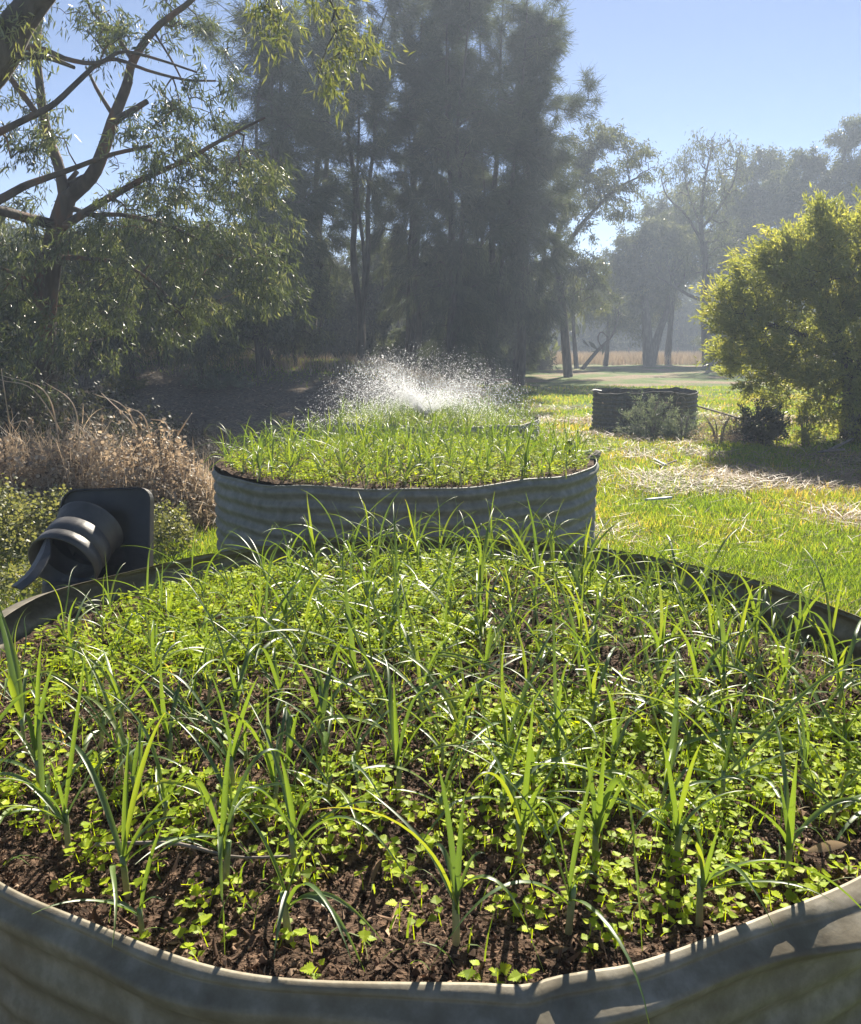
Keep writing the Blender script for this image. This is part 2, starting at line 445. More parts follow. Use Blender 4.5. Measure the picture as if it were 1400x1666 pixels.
def make_bed(bed, label):
    b = BEDS[bed]
    nth = 420 if bed == 1 else 260
    th = np.linspace(-np.pi, np.pi, nth, endpoint=False)
    Rr = rim_r(bed, th)
    zt = 0.006 * np.sin(7 * th + bed) + 0.005 * np.sin(13 * th + 2) + 0.007 * np.sin(2 * th + bed * 2)
    if bed == 1:
        zt = zt * 0.4
    if bed == 2:
        zt = zt - 0.012 * np.cos(th + 2.4) - .022 * np.exp(-((((th - 3.3 + np.pi) % (2 * np.pi)) - np.pi) / .5) ** 2)
    # how far the top edge is bent outwards
    flare = 0.30 + 0.15 * np.sin(5 * th + 1) + .12 * np.sin(23 * th)
    def bump(c, wd): 
        d = (th - c + np.pi) % (2 * np.pi) - np.pi
        return np.exp(-(d / wd) ** 2)
    if bed == 1:
        flare = flare + 1.2 * bump(-1.45, 0.14) + 0.7 * bump(-1.85, 0.2) + 2.2 * bump(-0.98, 0.2) + 1.2 * bump(-.5, .4) + 2.6 * bump(2.85, 0.35) + 0.6 * bump(3.4, 0.4)
        dent = bump(-1.445, 0.016)
        zt = zt - 0.008 * dent + 0.004 * bump(-1.41, 0.03)
        Rr = Rr - 0.012 * dent + 0.006 * bump(-1.48, 0.03)
        dent2 = bump(-1.153, 0.02); zt = zt - 0.005 * dent2; Rr = Rr - .006 * dent2
    lap = np.where(((th + 0.95) % (2 * np.pi)) < 2.1, 0.003, 0.0)
    top = b['z'] + zt
    g0 = height(b['c'][0], b['c'][1]) - 0.12
    # profile: distance below the rim
    ss = np.concatenate([np.linspace(0, 0.012, 9), np.linspace(0.015, 0.042, 8), np.linspace(0.046, b['z'] + 0.15, 110)])
    amp, pitch = (0.0075 if bed == 1 else 0.009), 0.0775
    prof = []
    for s in ss:
        ft = np.minimum(s, 0.030)
        r = Rr + lap + flare * ft * np.exp(-np.maximum(0, s - 0.03) / 0.05) + amp * (np.sin(2 * np.pi * (s - 0.024) / pitch)) * min(1, s / 0.02)
        if s < .012: r = r + math.sqrt(max(0, .006 ** 2 - (s - .006) ** 2)) * (1.0 if bed == 1 else .6)      # rolled edge
        z = np.maximum(top - s, g0 + 0 * top)
        prof.append(np.stack([b['c'][0] + r * np.cos(th), b['c'][1] + r * np.sin(th), z], -1))
    P = np.array(prof)                     # (ns, nth, 3)
    rad = np.stack([np.cos(th), np.sin(th), 0 * th], -1)
    inner = P - rad[None] * 0.0035
    inner[0] = inner[0] + [0, 0, 0.0012]
    A = np.concatenate([inner[::-1], P])   # bottom inside -> rim -> bottom outside
    ns = len(A)
    i = np.arange(nth); j = (i + 1) % nth
    f = np.concatenate([np.stack([k * nth + i, k * nth + j, (k + 1) * nth + j, (k + 1) * nth + i], -1) for k in range(ns - 1)])
    root = empty("garden_bed", (b['c'][0], b['c'][1], 0))
    tag(root, label, "garden bed", "round raised garden beds cut from corrugated tanks")
    off = np.array([b['c'][0], b['c'][1], 0])
    me = make_mesh("wall", A.reshape(-1, 3) - off, f[:, ::-1], M['iron'] if bed == 1 else M['iron_grey'], None, True)
    link("wall", me, None, root)
    # soil
    nr = 150 if bed == 1 else 50
    na = 420 if bed == 1 else 120
    tt = np.linspace(-np.pi, np.pi, na, endpoint=False)
    rs = np.linspace(0.002, 1, nr)
    Rs = rim_r(bed, tt) - 0.012
    Xs = rs[:, None] * Rs[None] * np.cos(tt)[None]; Ys = rs[:, None] * Rs[None] * np.sin(tt)[None]
    Zs = soil_z(bed, Xs + b['c'][0], Ys + b['c'][1])
    Vs = np.stack([Xs, Ys, Zs], -1).reshape(-1, 3)
    i = np.arange(na); j = (i + 1) % na
    f = np.concatenate([np.stack([k * na + i, k * na + j, (k + 1) * na + j, (k + 1) * na + i], -1) for k in range(nr - 1)])
    f = np.concatenate([f]); 
    me = make_mesh("soil", Vs, [f, np.array([list(range(na))])], M['soil'], None, False)
    so_ = link("soil", me, None, root)
    if bed == 1:
        # crumbs and chips of bark on the soil
        g = rng_(77); N = 95000
        a = g.uniform(-np.pi, np.pi, N); q = np.sqrt(g.uniform(0, 1, N)) * 0.985
        rr_ = q * (np.interp(a, tt, Rs))
        x = rr_ * np.cos(a); y = rr_ * np.sin(a)
        keep = (y < -.25) | (g.random(N) < 0.35); x = x[keep]; y = y[keep]; N = len(x)
        z = soil_z(1, x + b['c'][0], y + b['c'][1])
        sz = g.lognormal(np.log(0.0031), 0.5, N).clip(0.0012, 0.010)
        tv = np.array([[-.5, -.5, -.3], [.6, -.4, -.4], [.4, .5, -.3], [-.6, .4, -.4], [-.1, .05, .55], [0.3, -.1, .4]])
        tf = np.array([[0, 1, 5], [1, 2, 5], [2, 4, 5], [2, 3, 4], [3, 0, 4], [0, 5, 4]])
        ax = norm(g.normal(size=(N, 3))); bx = norm(np.cross(ax, g.normal(size=(N, 3)))); cx = np.cross(ax, bx)
        Mx = np.stack([ax * (sz * np.where(g.random(N) < .08, g.uniform(3, 7, N), g.uniform(.7, 1.8, N)))[:, None], bx * sz[:, None], cx * (sz * .8)[:, None]], -1)
        v, f = inst(tv, tf, Mx, np.stack([x, y, z + sz * .25], -1))
        t = np.repeat(np.clip(g.beta(1.7, 1.7, N), 0, 1), 6)
        me = make_mesh("soil_crumbs", v, f, M['crumb'], t)
        c_ = link("soil_crumbs", me, None, so_); c_["kind"] = "stuff"
    return root

def soil_z(bed, x, y):
    b = BEDS[bed]
    dx = np.asarray(x) - b['c'][0]; dy = np.asarray(y) - b['c'][1]
    r = np.hypot(dx, dy) / b['R']
    z = b['soil'] + 0.03 * (1 - r ** 2)
    if bed == 1:
        z = z + 0.035 * sstep(0.75, 1.0, -dy / b['R'])          # heaped against the near wall
        z = z - 0.05 * sstep(0.5, 1.0, dx / b['R'] * .8 + dy / b['R'] * .5)
    z = z + 0.030 * (fbm(np.asarray(x) * 9, np.asarray(y) * 9, 40 + bed, 3) - 0.5)
    z = z + 0.016 * (fbm(np.asarray(x) * 45, np.asarray(y) * 45, 50 + bed, 3) - 0.5)
    return z

make_bed(1, "nearest round corrugated iron garden bed with bent grey rim, full width of the view")
make_bed(2, "middle round corrugated iron garden bed with grey ribbed side facing the camera")
make_bed(3, "farthest round garden bed under the sprinkler spray, mostly hidden by leaves")

# ------------------------------------------------------------------ garlic
def leaf_strip(mb, P, width, up0, fold=0.35, tint=0.5, twist=0.0):
    "a channelled strap leaf along the points P"
    P = np.asarray(P, float); n = len(P)
    t = norm(np.gradient(P, axis=0))
    side = np.cross(t, np.broadcast_to(up0, t.shape)); 
    side = norm(side)
    nn = np.cross(side, t)
    s = np.linspace(0, 1, n)
    if twist:
        a = twist * s
        side, nn = side * np.cos(a)[:, None] + nn * np.sin(a)[:, None], nn * np.cos(a)[:, None] - side * np.sin(a)[:, None]
    wv = width * np.clip(0.62 + 1.6 * s, 0, 1) * np.clip(1 - s ** 1.7, 0, 1) ** 0.85
    wv = np.maximum(wv, 0.0006)
    L = P + side * wv[:, None] * .5 + nn * (wv * fold)[:, None]
    C = P
    Rr = P - side * wv[:, None] * .5 + nn * (wv * fold)[:, None]
    V = np.stack([L, C, Rr], 1).reshape(-1, 3)
    k = np.arange(n - 1) * 3
    f = np.concatenate([np.stack([k, k + 1, k + 4, k + 3], -1), np.stack([k + 1, k + 2, k + 5, k + 4], -1)])
    tv = tint + 0.10 * s
    if tint < 2:
        tv = np.where(s > 0.93, tv + 0.25, tv)
    mb.add(V, f, np.clip(np.repeat(tv, 3), 0, 1))

def arch(az, e0, L, droop, p=1.6, z0=0.1, n=12, kink=None, wob=0.0, g=None):
    s = np.linspace(0, 1, n)
    el = e0 - droop * s ** p
    if kink: el = np.where(s > kink[0], el - kink[1], el)
    a = az + wob * np.sin(s * 3)
    d = np.stack([np.cos(a) * np.cos(el), np.sin(a) * np.cos(el), np.sin(el)], -1)
    ds = L / (n - 1)
    P = np.vstack([[0, 0, z0], np.array([0, 0, z0]) + np.cumsum(d[:-1] * ds, 0)])
    # keep leaves from passing below the soil
    P[:, 2] = np.maximum(P[:, 2], 0.012)
    return P

def stem_mesh(h, r0, r1, lean):
    mb = MB()
    n = 5
    zz = np.linspace(-0.015, h, n)
    P = np.stack([lean[0] * zz / h, lean[1] * zz / h, zz], -1)
    v, f = tube(P, np.linspace(r0, r1, n), 8)
    mb.add(v, f, np.repeat(np.linspace(0, 1, n), 8))
    return mb

def garlic_proto(seed):
    g = rng_(seed)
    h = g.uniform(0.045, 0.085)
    lm = MB()
    plane = g.uniform(0, 2 * np.pi)
    nl = g.integers(4, 7)
    for k in range(nl):
        f = k / (nl - 1)                       # outer (old) -> inner (young)
        az = plane + (k % 2) * np.pi + g.normal(0, 0.45)
        e0 = R(28 + 52 * f + g.normal(0, 11))
        L = g.uniform(0.18, 0.38) * (0.85 + 0.3 * np.sin(f * np.pi))
        droop = R(g.uniform(50, 150) * (1.15 - 0.6 * f))
        kink = (g.uniform(.35, .75), R(g.uniform(25, 85))) if g.random() < 0.3 and f < .9 else None
        P = arch(az, e0, L, droop, g.uniform(1.0, 2.2), h * (0.55 + 0.4 * f), 14, kink, g.normal(0, .3))
        leaf_strip(lm, P, g.uniform(0.0070, 0.0130), np.array([0, 0, 1.0]) + np.array([np.cos(az), np.sin(az), 0]) * -0.6,
                   g.uniform(.12, .38), np.clip(g.normal(0.40, .2), 0, .85), g.normal(0, .6))
    st = stem_mesh(h, g.uniform(.004, .0055), .004, g.normal(0, .006, 2))
    return lm.mesh("leaves", M['garlic'], True), st.mesh("stem", M['garlic_stem'], True)

protos = [garlic_proto(1000 + k) for k in range(30)]

def garlic_thing(loc, lm, stm, label, group, rz=0.0, s=1.0, tilt=(0, 0)):
    root = empty("garlic_plant", loc, rz)
    root.rotation_euler = (tilt[0], tilt[1], rz); root.scale = (s, s, s)
    tag(root, label, "garlic plant", group)
    l_ = bpy.data.objects.new("leaves", lm); l_.parent = root; col.objects.link(l_)
    s_ = bpy.data.objects.new("stem", stm); s_.parent = root; col.objects.link(s_)
    return root

# plants one can tell apart along the near rim: (base px, [(tip px, tip height above soil, lift, width)], label)
def hero(base, leaves, label, h=0.075, r=0.0055):
    b = Z(base[0], base[1], BEDS[1]['soil'] + 0.02)
    for _ in range(3):
        b = Z(base[0], base[1], float(soil_z(1, b[0], b[1])))
    g = rng_(int(base[0] * 7 + base[1]))
    lm = MB()
    for k, (tx, ty, tz, lift, wd) in enumerate(leaves):
        tip = Z(tx, ty, b[2] + tz) - b
        p0 = np.array([0, 0, h * (0.6 + 0.4 * min(1, k / max(1, len(leaves) - 1)))])
        mid = (p0 + tip) * 0.5 + np.array([0, 0, lift])
        s = np.linspace(0, 1, 15)[:, None]
        ctrl = mid * 2 - (p0 + tip) * 0.5
        P = (1 - s) ** 2 * p0 + 2 * s * (1 - s) * ctrl + s * s * tip
        P[:, 2] = np.maximum(P[:, 2], 0.008)
        d = tip - p0
        up = np.array([0, 0, 1.0]) - 0.6 * np.array([d[0], d[1], 0]) / (np.hypot(d[0], d[1]) + .02)
        leaf_strip(lm, P, wd * .78, up, g.uniform(.2, .42), np.clip(g.normal(.27, .2), 0.0, .8), g.normal(0, .6))
    for k in range(1 if r < .005 else 2):
        az = g.uniform(0, 6.28); Lx = g.uniform(.16, .30)
        leaf_strip(lm, arch(az, R(g.uniform(35, 75)), Lx, R(g.uniform(50, 130)), 1.4, h * .7, 13, None, g.normal(0, .3)), g.uniform(.007, .011),
                   np.array([0, 0, 1.0]) - .6 * np.array([np.cos(az), np.sin(az), 0]), .3, np.clip(g.normal(.4, .2), 0, .8), g.normal(0, .5))
    st = stem_mesh(h, r, r * .85, g.normal(0, .004, 2))
    garlic_thing(b, lm.mesh("leaves", M['garlic'], True), st.mesh("stem", M['garlic_stem'], True), label, "garlic plants in the nearest bed")
    return b

H = []
H.append(hero((66, 1292), [(40, 1180, .20, .06, .011), (100, 1225, .02, .13, .011), (68, 1040, .34, .03, .012), (0, 1265, .06, .03, .010), (88, 1085, .30, .03, .012)],
     "garlic plant at the bed's left edge with one leaf curled like a hook"))
H.append(hero((112, 1388), [(-40, 1285, .06, .06, .012), (-60, 1400, .05, .05, .013), (300, 1240, .10, .08, .012), (75, 1230, .2, .02, .010), (140, 1050, .40, .0, .011)],
     "front left garlic plant sending two leaves out past the left edge of view"))
H.append(hero((208, 1462), [(90, 1235, .12, .10, .014), (212, 1190, .30, .02, .014), (345, 1385, .09, .03, .013), (285, 1330, .12, .02, .013), (268, 1160, .34, .03, .013)],
     "stout garlic plant with thick pale stem near the left front rim"))
H.append(hero((232, 1528), [(150, 1478, .05, .02, .009), (272, 1330, .22, .02, .010), (268, 1466, .07, .01, .008)],
     "small garlic plant with three leaves close to the left stretch of near rim", h=.05, r=.0045))
H.append(hero((366, 1440), [(366, 1566, .005, .10, .013), (300, 1270, .20, .05, .013), (520, 1340, .03, .15, .014), (375, 1200, .30, .02, .013), (250, 1395, .10, .02, .011)],
     "garlic plant with a pale leaf hanging straight down towards the near rim"))
H.append(hero((470, 1528), [(598, 1594, .005, .06, .012), (378, 1310, .20, .03, .013), (537, 1345, .17, .03, .012), (445, 1560, .05, .01, .010)],
     "garlic plant with two upright leaves and one trailing right along the near rim"))
H.append(hero((482, 1425), [(690, 1490, .02, .10, .012), (378, 1300, .16, .05, .013), (455, 1230, .26, .02, .012), (545, 1320, .14, .04, .011)],
     "garlic plant behind the front centre gap with a long leaf falling to the right"))
H.append(hero((742, 1535), [(712, 1245, .28, .03, .014), (790, 1390, .13, .03, .011), (757, 1285, .28, .02, .012), (695, 1400, .07, .05, .010), (885, 1585, .005, .07, .015)],
     "tall garlic plant with narrow upright leaves standing right of the bare front centre soil"))
H.append(hero((924, 1520), [(690, 1594, .005, .08, .015), (832, 1445, .06, .14, .014), (977, 1432, .10, .02, .015), (982, 1195, .34, .02, .013)],
     "garlic plant beside the dent in the rim with one leaf looped over to the left"))
H.append(hero((968, 1412), [(952, 1225, .22, .02, .013), (1036, 1225, .24, .0, .016), (1045, 1560, .01, .17, .014), (985, 1170, .34, .0, .014), (880, 1392, .10, .05, .015), (1000, 1290, .17, .02, .013)],
     "large garlic plant with broad upright grey green leaves right of centre at the front"))
H.append(hero((848, 1405), [(737, 1345, .10, .10, .014), (890, 1270, .20, .02, .014), (868, 1130, .36, .0, .013), (962, 1320, .13, .03, .015)],
     "garlic plant with a hump shaped leaf bending left, behind the dented part of rim"))
H.append(hero((1137, 1505), [(1110, 1390, .10, .07, .016), (1172, 1335, .22, .0, .012), (1420, 1500, .06, .06, .015), (1120, 1370, .16, .02, .012)],
     "garlic plant whose longest leaf arches right across the bent right rim"))
H.append(hero((1098, 1410), [(790, 1278, .12, .08, .014), (1075, 1200, .30, .02, .012), (1010, 1400, .05, .06, .014), (1240, 1300, .16, .06, .012), (1140, 1210, .28, .02, .012)],
     "garlic plant with one very long leaf arching flat to the left, right of centre"))
H.append(hero((1278, 1432), [(1297, 1225, .28, .0, .016), (1430, 1325, .12, .05, .014), (1262, 1240, .26, .0, .012), (1350, 1390, .06, .03, .009)],
     "garlic plant with one broad stiff upright leaf near the right rim"))
H.append(hero((648, 1300), [(640, 1080, .32, .02, .012), (760, 1215, .12, .08, .012), (560, 1215, .10, .07, .012), (700, 1130, .24, .05, .012)],
     "garlic plant in the middle of the nearest bed with a tall straight centre leaf"))
H.append(hero((380, 1290), [(190, 1195, .06, .16, .013), (520, 1180, .12, .10, .013), (420, 1100, .28, .02, .012), (335, 1085, .28, .03, .012)],
     "garlic plant left of centre with a leaf arching far over to the left"))

# the rest of the nearest bed and the middle bed, each plant on its own
def scatter_disc(bed, spacing, seed, rmax, avoid, n_max):
    g = rng_(seed); b = BEDS[bed]; pts = [np.array(a[:2]) for a in avoid]; out = []
    for _ in range(9000):
        q = np.sqrt(g.random()) * rmax * b['R']; a = g.uniform(-np.pi, np.pi)
        p = np.array([b['c'][0] + q * np.cos(a), b['c'][1] + q * np.sin(a)])
        if bed == 1:
            if p[1] < 1.28 : continue           # only the hand-placed ones along the front
            if p[0] > 0.9 and g.random() < .5: continue
            if p[0] < -.72 and g.random() < .8: continue
            if p[0] < -.3 and p[1] > 2.3 and g.random() < .35: continue
        d = min((np.hypot(*(p - o)) for o in pts), default=9)
        if d > spacing * g.uniform(.8, 1.15):
            pts.append(p); out.append(p)
            if len(out) >= n_max: break
    return out

g0 = rng_(5)
bed1_pts = scatter_disc(1, 0.108, 11, 0.92, H, 222)
for p in bed1_pts:
    lm, stm = protos[g0.integers(len(protos))]
    garlic_thing((p[0], p[1], float(soil_z(1, p[0], p[1]))), lm, stm, "garlic plant among the crowded green leaves filling the nearest bed", "garlic plants filling the nearest bed",
                 g0.uniform(0, 6.28), g0.uniform(.75, 1.05) * (.72 if p[0] < -.55 and p[1] > 1.7 else 1), (g0.normal(0, .07), g0.normal(0, .07)))
n_left = 296 - len(bed1_pts) - len(H)
bed2_pts = scatter_disc(2, 0.098, 12, 0.97, [], n_left + 230)
order = np.argsort([p[1] for p in bed2_pts])
rest2 = []
for k, oi in enumerate(order):
    p = bed2_pts[oi]
    if k >= n_left:
        rest2.append((2, p)); continue
    lm, stm = protos[g0.integers(len(protos))]
    garlic_thing((p[0], p[1], float(soil_z(2, p[0], p[1]))), lm, stm, "garlic plant growing in the middle round bed", "garlic plants in the middle bed",
                 g0.uniform(0, 6.28), g0.uniform(.78, 1.05), (g0.normal(0, .07), g0.normal(0, .07)))

def garlic_mass(plist, name, label, per=1.0):
    "far plants, too many to tell apart"
    mb = MB(); g = rng_(91)
    cache = []
    for lm, stm in protos:
        n = len(lm.vertices); co = np.empty(n * 3, np.float32); lm.vertices.foreach_get("co", co)
        tt = np.empty(n, np.float32); lm.attributes["tint"].data.foreach_get("value", tt)
        ff = np.empty(len(lm.polygons) * 4, np.int32); lm.polygons.foreach_get("vertices", ff)
        cache.append((co.reshape(-1, 3), ff.reshape(-1, 4), tt))
    for bed, p in plist:
        co, ff, tt = cache[g.integers(len(cache))]
        a = g.uniform(0, 6.28); s = g.uniform(.75, 1.0)
        c, s_ = np.cos(a), np.sin(a)
        v = co @ np.array([[c, s_, 0], [-s_, c, 0], [0, 0, 1]]) * s + [p[0], p[1], float(soil_z(bed, p[0], p[1]))]
        mb.add(v, ff, tt)
    o = mb.build(name, M['garlic'], None, True)
    return tag(o, label, "garlic", kind="stuff")

bed3_pts = scatter_disc(3, 0.115, 13, 0.95, [], 260)
garlic_mass(rest2, "garlic_foliage", "thick garlic leaves at the far side of the middle bed")
garlic_mass([(3, p) for p in bed3_pts], "garlic_foliage", "thick garlic leaves filling the farthest bed below the spray")

# ------------------------------------------------------------------ weed seedlings carpeting the soil
def toothed_leaf():
    ys = np.array([0, .16, .30, .46, .62, .80]); ws = np.array([.10, .42, .50, .42, .30, .15])
    L = []
    for k, (y, x) in enumerate(zip(ys, ws)):
        L.append((x * 1.12, y + .07)); L.append((x * .70, y + .09))
    L = L[:-1]
    v = [(0, 0, 0)] + [(x, y, .10 * x) for x, y in L] + [(0, 1.0, -.03)] + [(-x, y, .10 * x) for x, y in L[::-1]]
    mid = len(v); v.append((0, .5, -.02))
    n = mid
    f = [(k, (k + 1) % n, mid) for k in range(n)]
    return np.array(v), np.array(f)

def oval_leaf():
    v = [(0, 0, 0), (.28, .25, .05), (.34, .55, .05), (.2, .85, .02), (0, 1, -.03), (-.2, .85, .02), (-.34, .55, .05), (-.28, .25, .05)]
    return np.array(v, float), np.array([[0, 1, 2, 6], [0, 2, 6, 7]])[:0].reshape(0, 4), np.array([[0, 1, 2], [0, 2, 6], [0, 6, 7], [2, 3, 5], [2, 5, 6], [3, 4, 5]])

def seedlings(bed, N, seed, size, detail=True, label=""):
    g = rng_(seed); b = BEDS[bed]
    q = np.sqrt(g.random(N * 4)) * .97; a = g.uniform(-np.pi, np.pi, N * 4)
    rr_ = q * (rim_r(bed, a) - .015)
    x = b['c'][0] + rr_ * np.cos(a); y = b['c'][1] + rr_ * np.sin(a)
    dens = fbm(x * 3.2, y * 3.2, 70 + bed, 3)
    p = .10 + .90 * sstep(.36, .56, dens)
    if bed > 1: p = .45 + .55 * p
    if bed == 1:
        p = p * (0.12 + 0.88 * sstep(1.0, 1.5, y + .35 * np.maximum(0, x)))
        p = p * (1 - .85 * sstep(-.85, -1.1, x)) * (1 - .85 * sstep(.85, 1.05, x - .1 * (2 - y)))
    k = g.random(N * 4) < p
    x = x[k][:N]; y = y[k][:N]; N = len(x)
    z = soil_z(bed, x, y)
    mb = MB()
    hh = g.uniform(.012, .04, N) * size
    tv, tf = toothed_leaf()
    if not detail:
        tv = np.array([(0, 0, 0), (.4, .3, .05), (.3, .7, .02), (0, 1, -.05), (-.3, .7, .02), (-.4, .3, .05)], float)
        tf = np.array([[0, 1, 2], [0, 2, 4], [0, 4, 5], [2, 3, 4]])
    # stems: thin strips
    sv = np.array([(-.0008, 0, 0), (.0008, 0, 0), (.0006, 0, 1), (-.0006, 0, 1)]); sf = np.array([[0, 1, 2, 3]])
    rz = g.uniform(0, 6.28, N)
    Mx = np.zeros((N, 3, 3)); Mx[:, 0, 0] = 1; Mx[:, 1, 1] = 1; Mx[:, 2, 2] = hh + .004
    Mx[:, 0, 2] = g.normal(0, .008, N); Mx[:, 1, 2] = g.normal(0, .008, N)
    lean = Mx[:, :, 2].copy()
    v, f = inst(sv, sf, Mx, np.stack([x, y, z - .004], -1))
    mb.add(v, f, .35)
    for tier in range(3):
        frac = (1.0, .62, .9)[tier]
        for sgn in (0, 1):
            use = np.ones(N, bool) if tier == 0 else g.random(N) < (.75, .3)[tier - 1]
            m = use.sum()
            az = rz[use] + sgn * np.pi + tier * np.pi / 2 + g.normal(0, .2, m)
            el = g.normal(-.02, .25, m)
            d = np.stack([np.cos(az) * np.cos(el), np.sin(az) * np.cos(el), np.sin(el)], -1)
            L = g.uniform(.010, .0215, m) * size * (1, .85, .55)[tier]
            Fm = frames(d, np.array([0, 0, 1.0]) + g.normal(0, .22, (m, 3))) * L[:, None, None]
            T = np.stack([x, y, z - .004], -1)[use] + lean[use] * frac + d * .003
            v, f = inst(tv, tf, Fm, T)
            mb.add(v, f, np.repeat(np.clip(g.normal(.5, .25, m), 0, 1), len(tv)))
    o = mb.build("weed_seedlings", M['nettle'])
    return tag(o, label, "seedlings", kind="stuff")

seedlings(1, 5000, 21, 1.0, True, "bright green toothed weed seedlings carpeting the soil of the nearest bed")
seedlings(2, 5200, 22, 1.15, False, "bright green weed seedlings under the garlic of the middle bed")
seedlings(3, 2600, 23, 1.2, False, "bright green weed seedlings under the spray in the farthest bed")

def sprouts(N, seed):
    "thin grass sprouts and tiny pale leaflets between the seedlings"
    g = rng_(seed); b = BEDS[1]
    q = np.sqrt(g.random(N)) * .95; a = g.uniform(-np.pi, np.pi, N)
    x = b['c'][0] + q * 1.17 * np.cos(a); y = b['c'][1] + q * 1.17 * np.sin(a)
    k = g.random(N) < (.25 + .75 * sstep(1.1, 1.5, y)) * sstep(.3, .5, fbm(x * 3, y * 3, 77, 3))
    x = x[k]; y = y[k]; N = len(x); z = soil_z(1, x, y)
    s = np.linspace(0, 1, 5)
    az = g.uniform(0, 6.28, N); L = g.uniform(.03, .10, N); dr = g.uniform(.3, 1.6, N); e0 = g.uniform(.8, 1.45, N)
    el = e0[:, None] - dr[:, None] * s[None] ** 1.3 * 1.3
    d = np.stack([np.cos(az)[:, None] * np.cos(el), np.sin(az)[:, None] * np.cos(el), np.sin(el)], -1)
    P = np.cumsum(np.concatenate([np.zeros((N, 1, 3)), d[:, :-1]], 1) * (L / 4)[:, None, None], 1) + np.stack([x, y, z - .003], -1)[:, None]
    side = np.stack([-np.sin(az), np.cos(az), 0 * az], -1)
    wd = g.uniform(.0018, .004, N)[:, None] * np.clip(1.05 - s ** 2, .06, 1)[None]
    A = P + side[:, None] * wd[..., None] * .5; B = P - side[:, None] * wd[..., None] * .5
    V = np.stack([A, B], 2).reshape(-1, 3)
    k = (np.arange(N) * 10)[:, None] + (np.arange(4) * 2)[None]
    f = np.stack([k, k + 1, k + 3, k + 2], -1).reshape(-1, 4)
    me = make_mesh("grass_sprouts", V, f, M['grass'], np.repeat(np.clip(g.normal(.4, .25, N), 0, 1), 10))
    tag(link("grass_sprouts", me), "thin grass sprouts between the weed seedlings of the nearest bed", "sprouts", kind="stuff")
sprouts(4200, 31)

# dry bits on the soil
def twig(pa, pb, r, label, sag=0.01, z=.03, mat='deadwood', cat="twig", name="twig"):
    a = Z(*pa, BEDS[1]['soil'] + z); b = Z(*pb, BEDS[1]['soil'] + z)
    g = rng_(int(pa[0]))
    P = spline([a, a * .6 + b * .4 + [0, 0, sag], a * .3 + b * .7 + g.normal(0, .006, 3), b], 12)
    o = MB(); v, f = tube(P, np.linspace(r, r * .5, 12), 6); o.add(v, f)
    return tag(o.build(name, M[mat], None, True), label, cat)
twig((155, 1374), (480, 1392), .0035, "grey dry twig lying across the soil beside the stout garlic plant", z=.045)
twig((575, 1262), (610, 1250), .003, "short brown twig lying in the weeds in mid bed")
def dry_leaf(px, py, az, L, label, mat='straw', z=.03, el=.8):
    p = Z(px, py, BEDS[1]['soil'] + z)
    s = np.linspace(0, 1, 8)
    d = np.array([np.cos(az) * np.cos(el), np.sin(az) * np.cos(el), np.sin(el)])
    mb = MB()
    P = p + (s * L)[:, None] * d + np.outer(np.sin(s * 3) * L * .12, [0.5, .5, .3])
    t = d; side = norm(np.cross(d, [0.3, -1.0, .4])); nn = np.cross(side, t)
    wv = L * .24 * np.sin(np.pi * np.clip(s * .93 + .05, 0, 1))
    V = np.stack([P + side * wv[:, None] * .5 + nn * wv[:, None] * .2, P, P - side * wv[:, None] * .5 + nn * wv[:, None] * .2], 1).reshape(-1, 3)
    k = np.arange(7) * 3
    mb.add(V, np.concatenate([np.stack([k, k + 1, k + 4, k + 3], -1), np.stack([k + 1, k + 2, k + 5, k + 4], -1)]), .35)
    tag(mb.build("dry_leaf", M[mat], None, True), label, "dry leaf")
dry_leaf(338, 1345, 1.2, .05, "curled pale brown dead leaf standing in the weeds, left front of the bed", el=1.1)
dry_leaf(130, 1290, .2, .035, "reddish brown dead leaf lying near the left edge of bed", 'deadweed', el=.1)
dry_leaf(870, 1560, .3, .05, "pale dead leaf scrap on the soil behind the dent in the rim", el=.1)
dry_leaf(1310, 1385, .1, .07, "long brown dead leaf lying on bare soil by the right rim", 'deadweed', el=.1)
def pebble(px, py, r, label):
    p = Z(px, py, BEDS[1]['soil'] + .02)
    g = rng_(px); mb = MB()
    n, m = 7, 10
    u = np.linspace(0, np.pi, n); a = np.linspace(0, 2 * np.pi, m, endpoint=False)
    V = np.array([[np.sin(i_) * np.cos(j_), np.sin(i_) * np.sin(j_) * .8, np.cos(i_) * .7] for i_ in u for j_ in a]) * r * g.uniform(.85, 1.15, (n * m, 1))
    f = [(i_ * m + j_, i_ * m + (j_ + 1) % m, (i_ + 1) * m + (j_ + 1) % m, (i_ + 1) * m + j_) for i_ in range(n - 1) for j_ in range(m)]
    mb.add(V + p, np.array(f))
    tag(mb.build("pebble", M['pipe_white'], None, True), label, "pebble")
pebble(1074, 1243, .011, "larger white pebble among the seedlings right of centre")
pebble(1113, 1281, .009, "smaller white pebble in front of the larger one, right of centre")
pebble(855, 1215, .007, "tiny white pebble among the seedlings behind the front right plants")

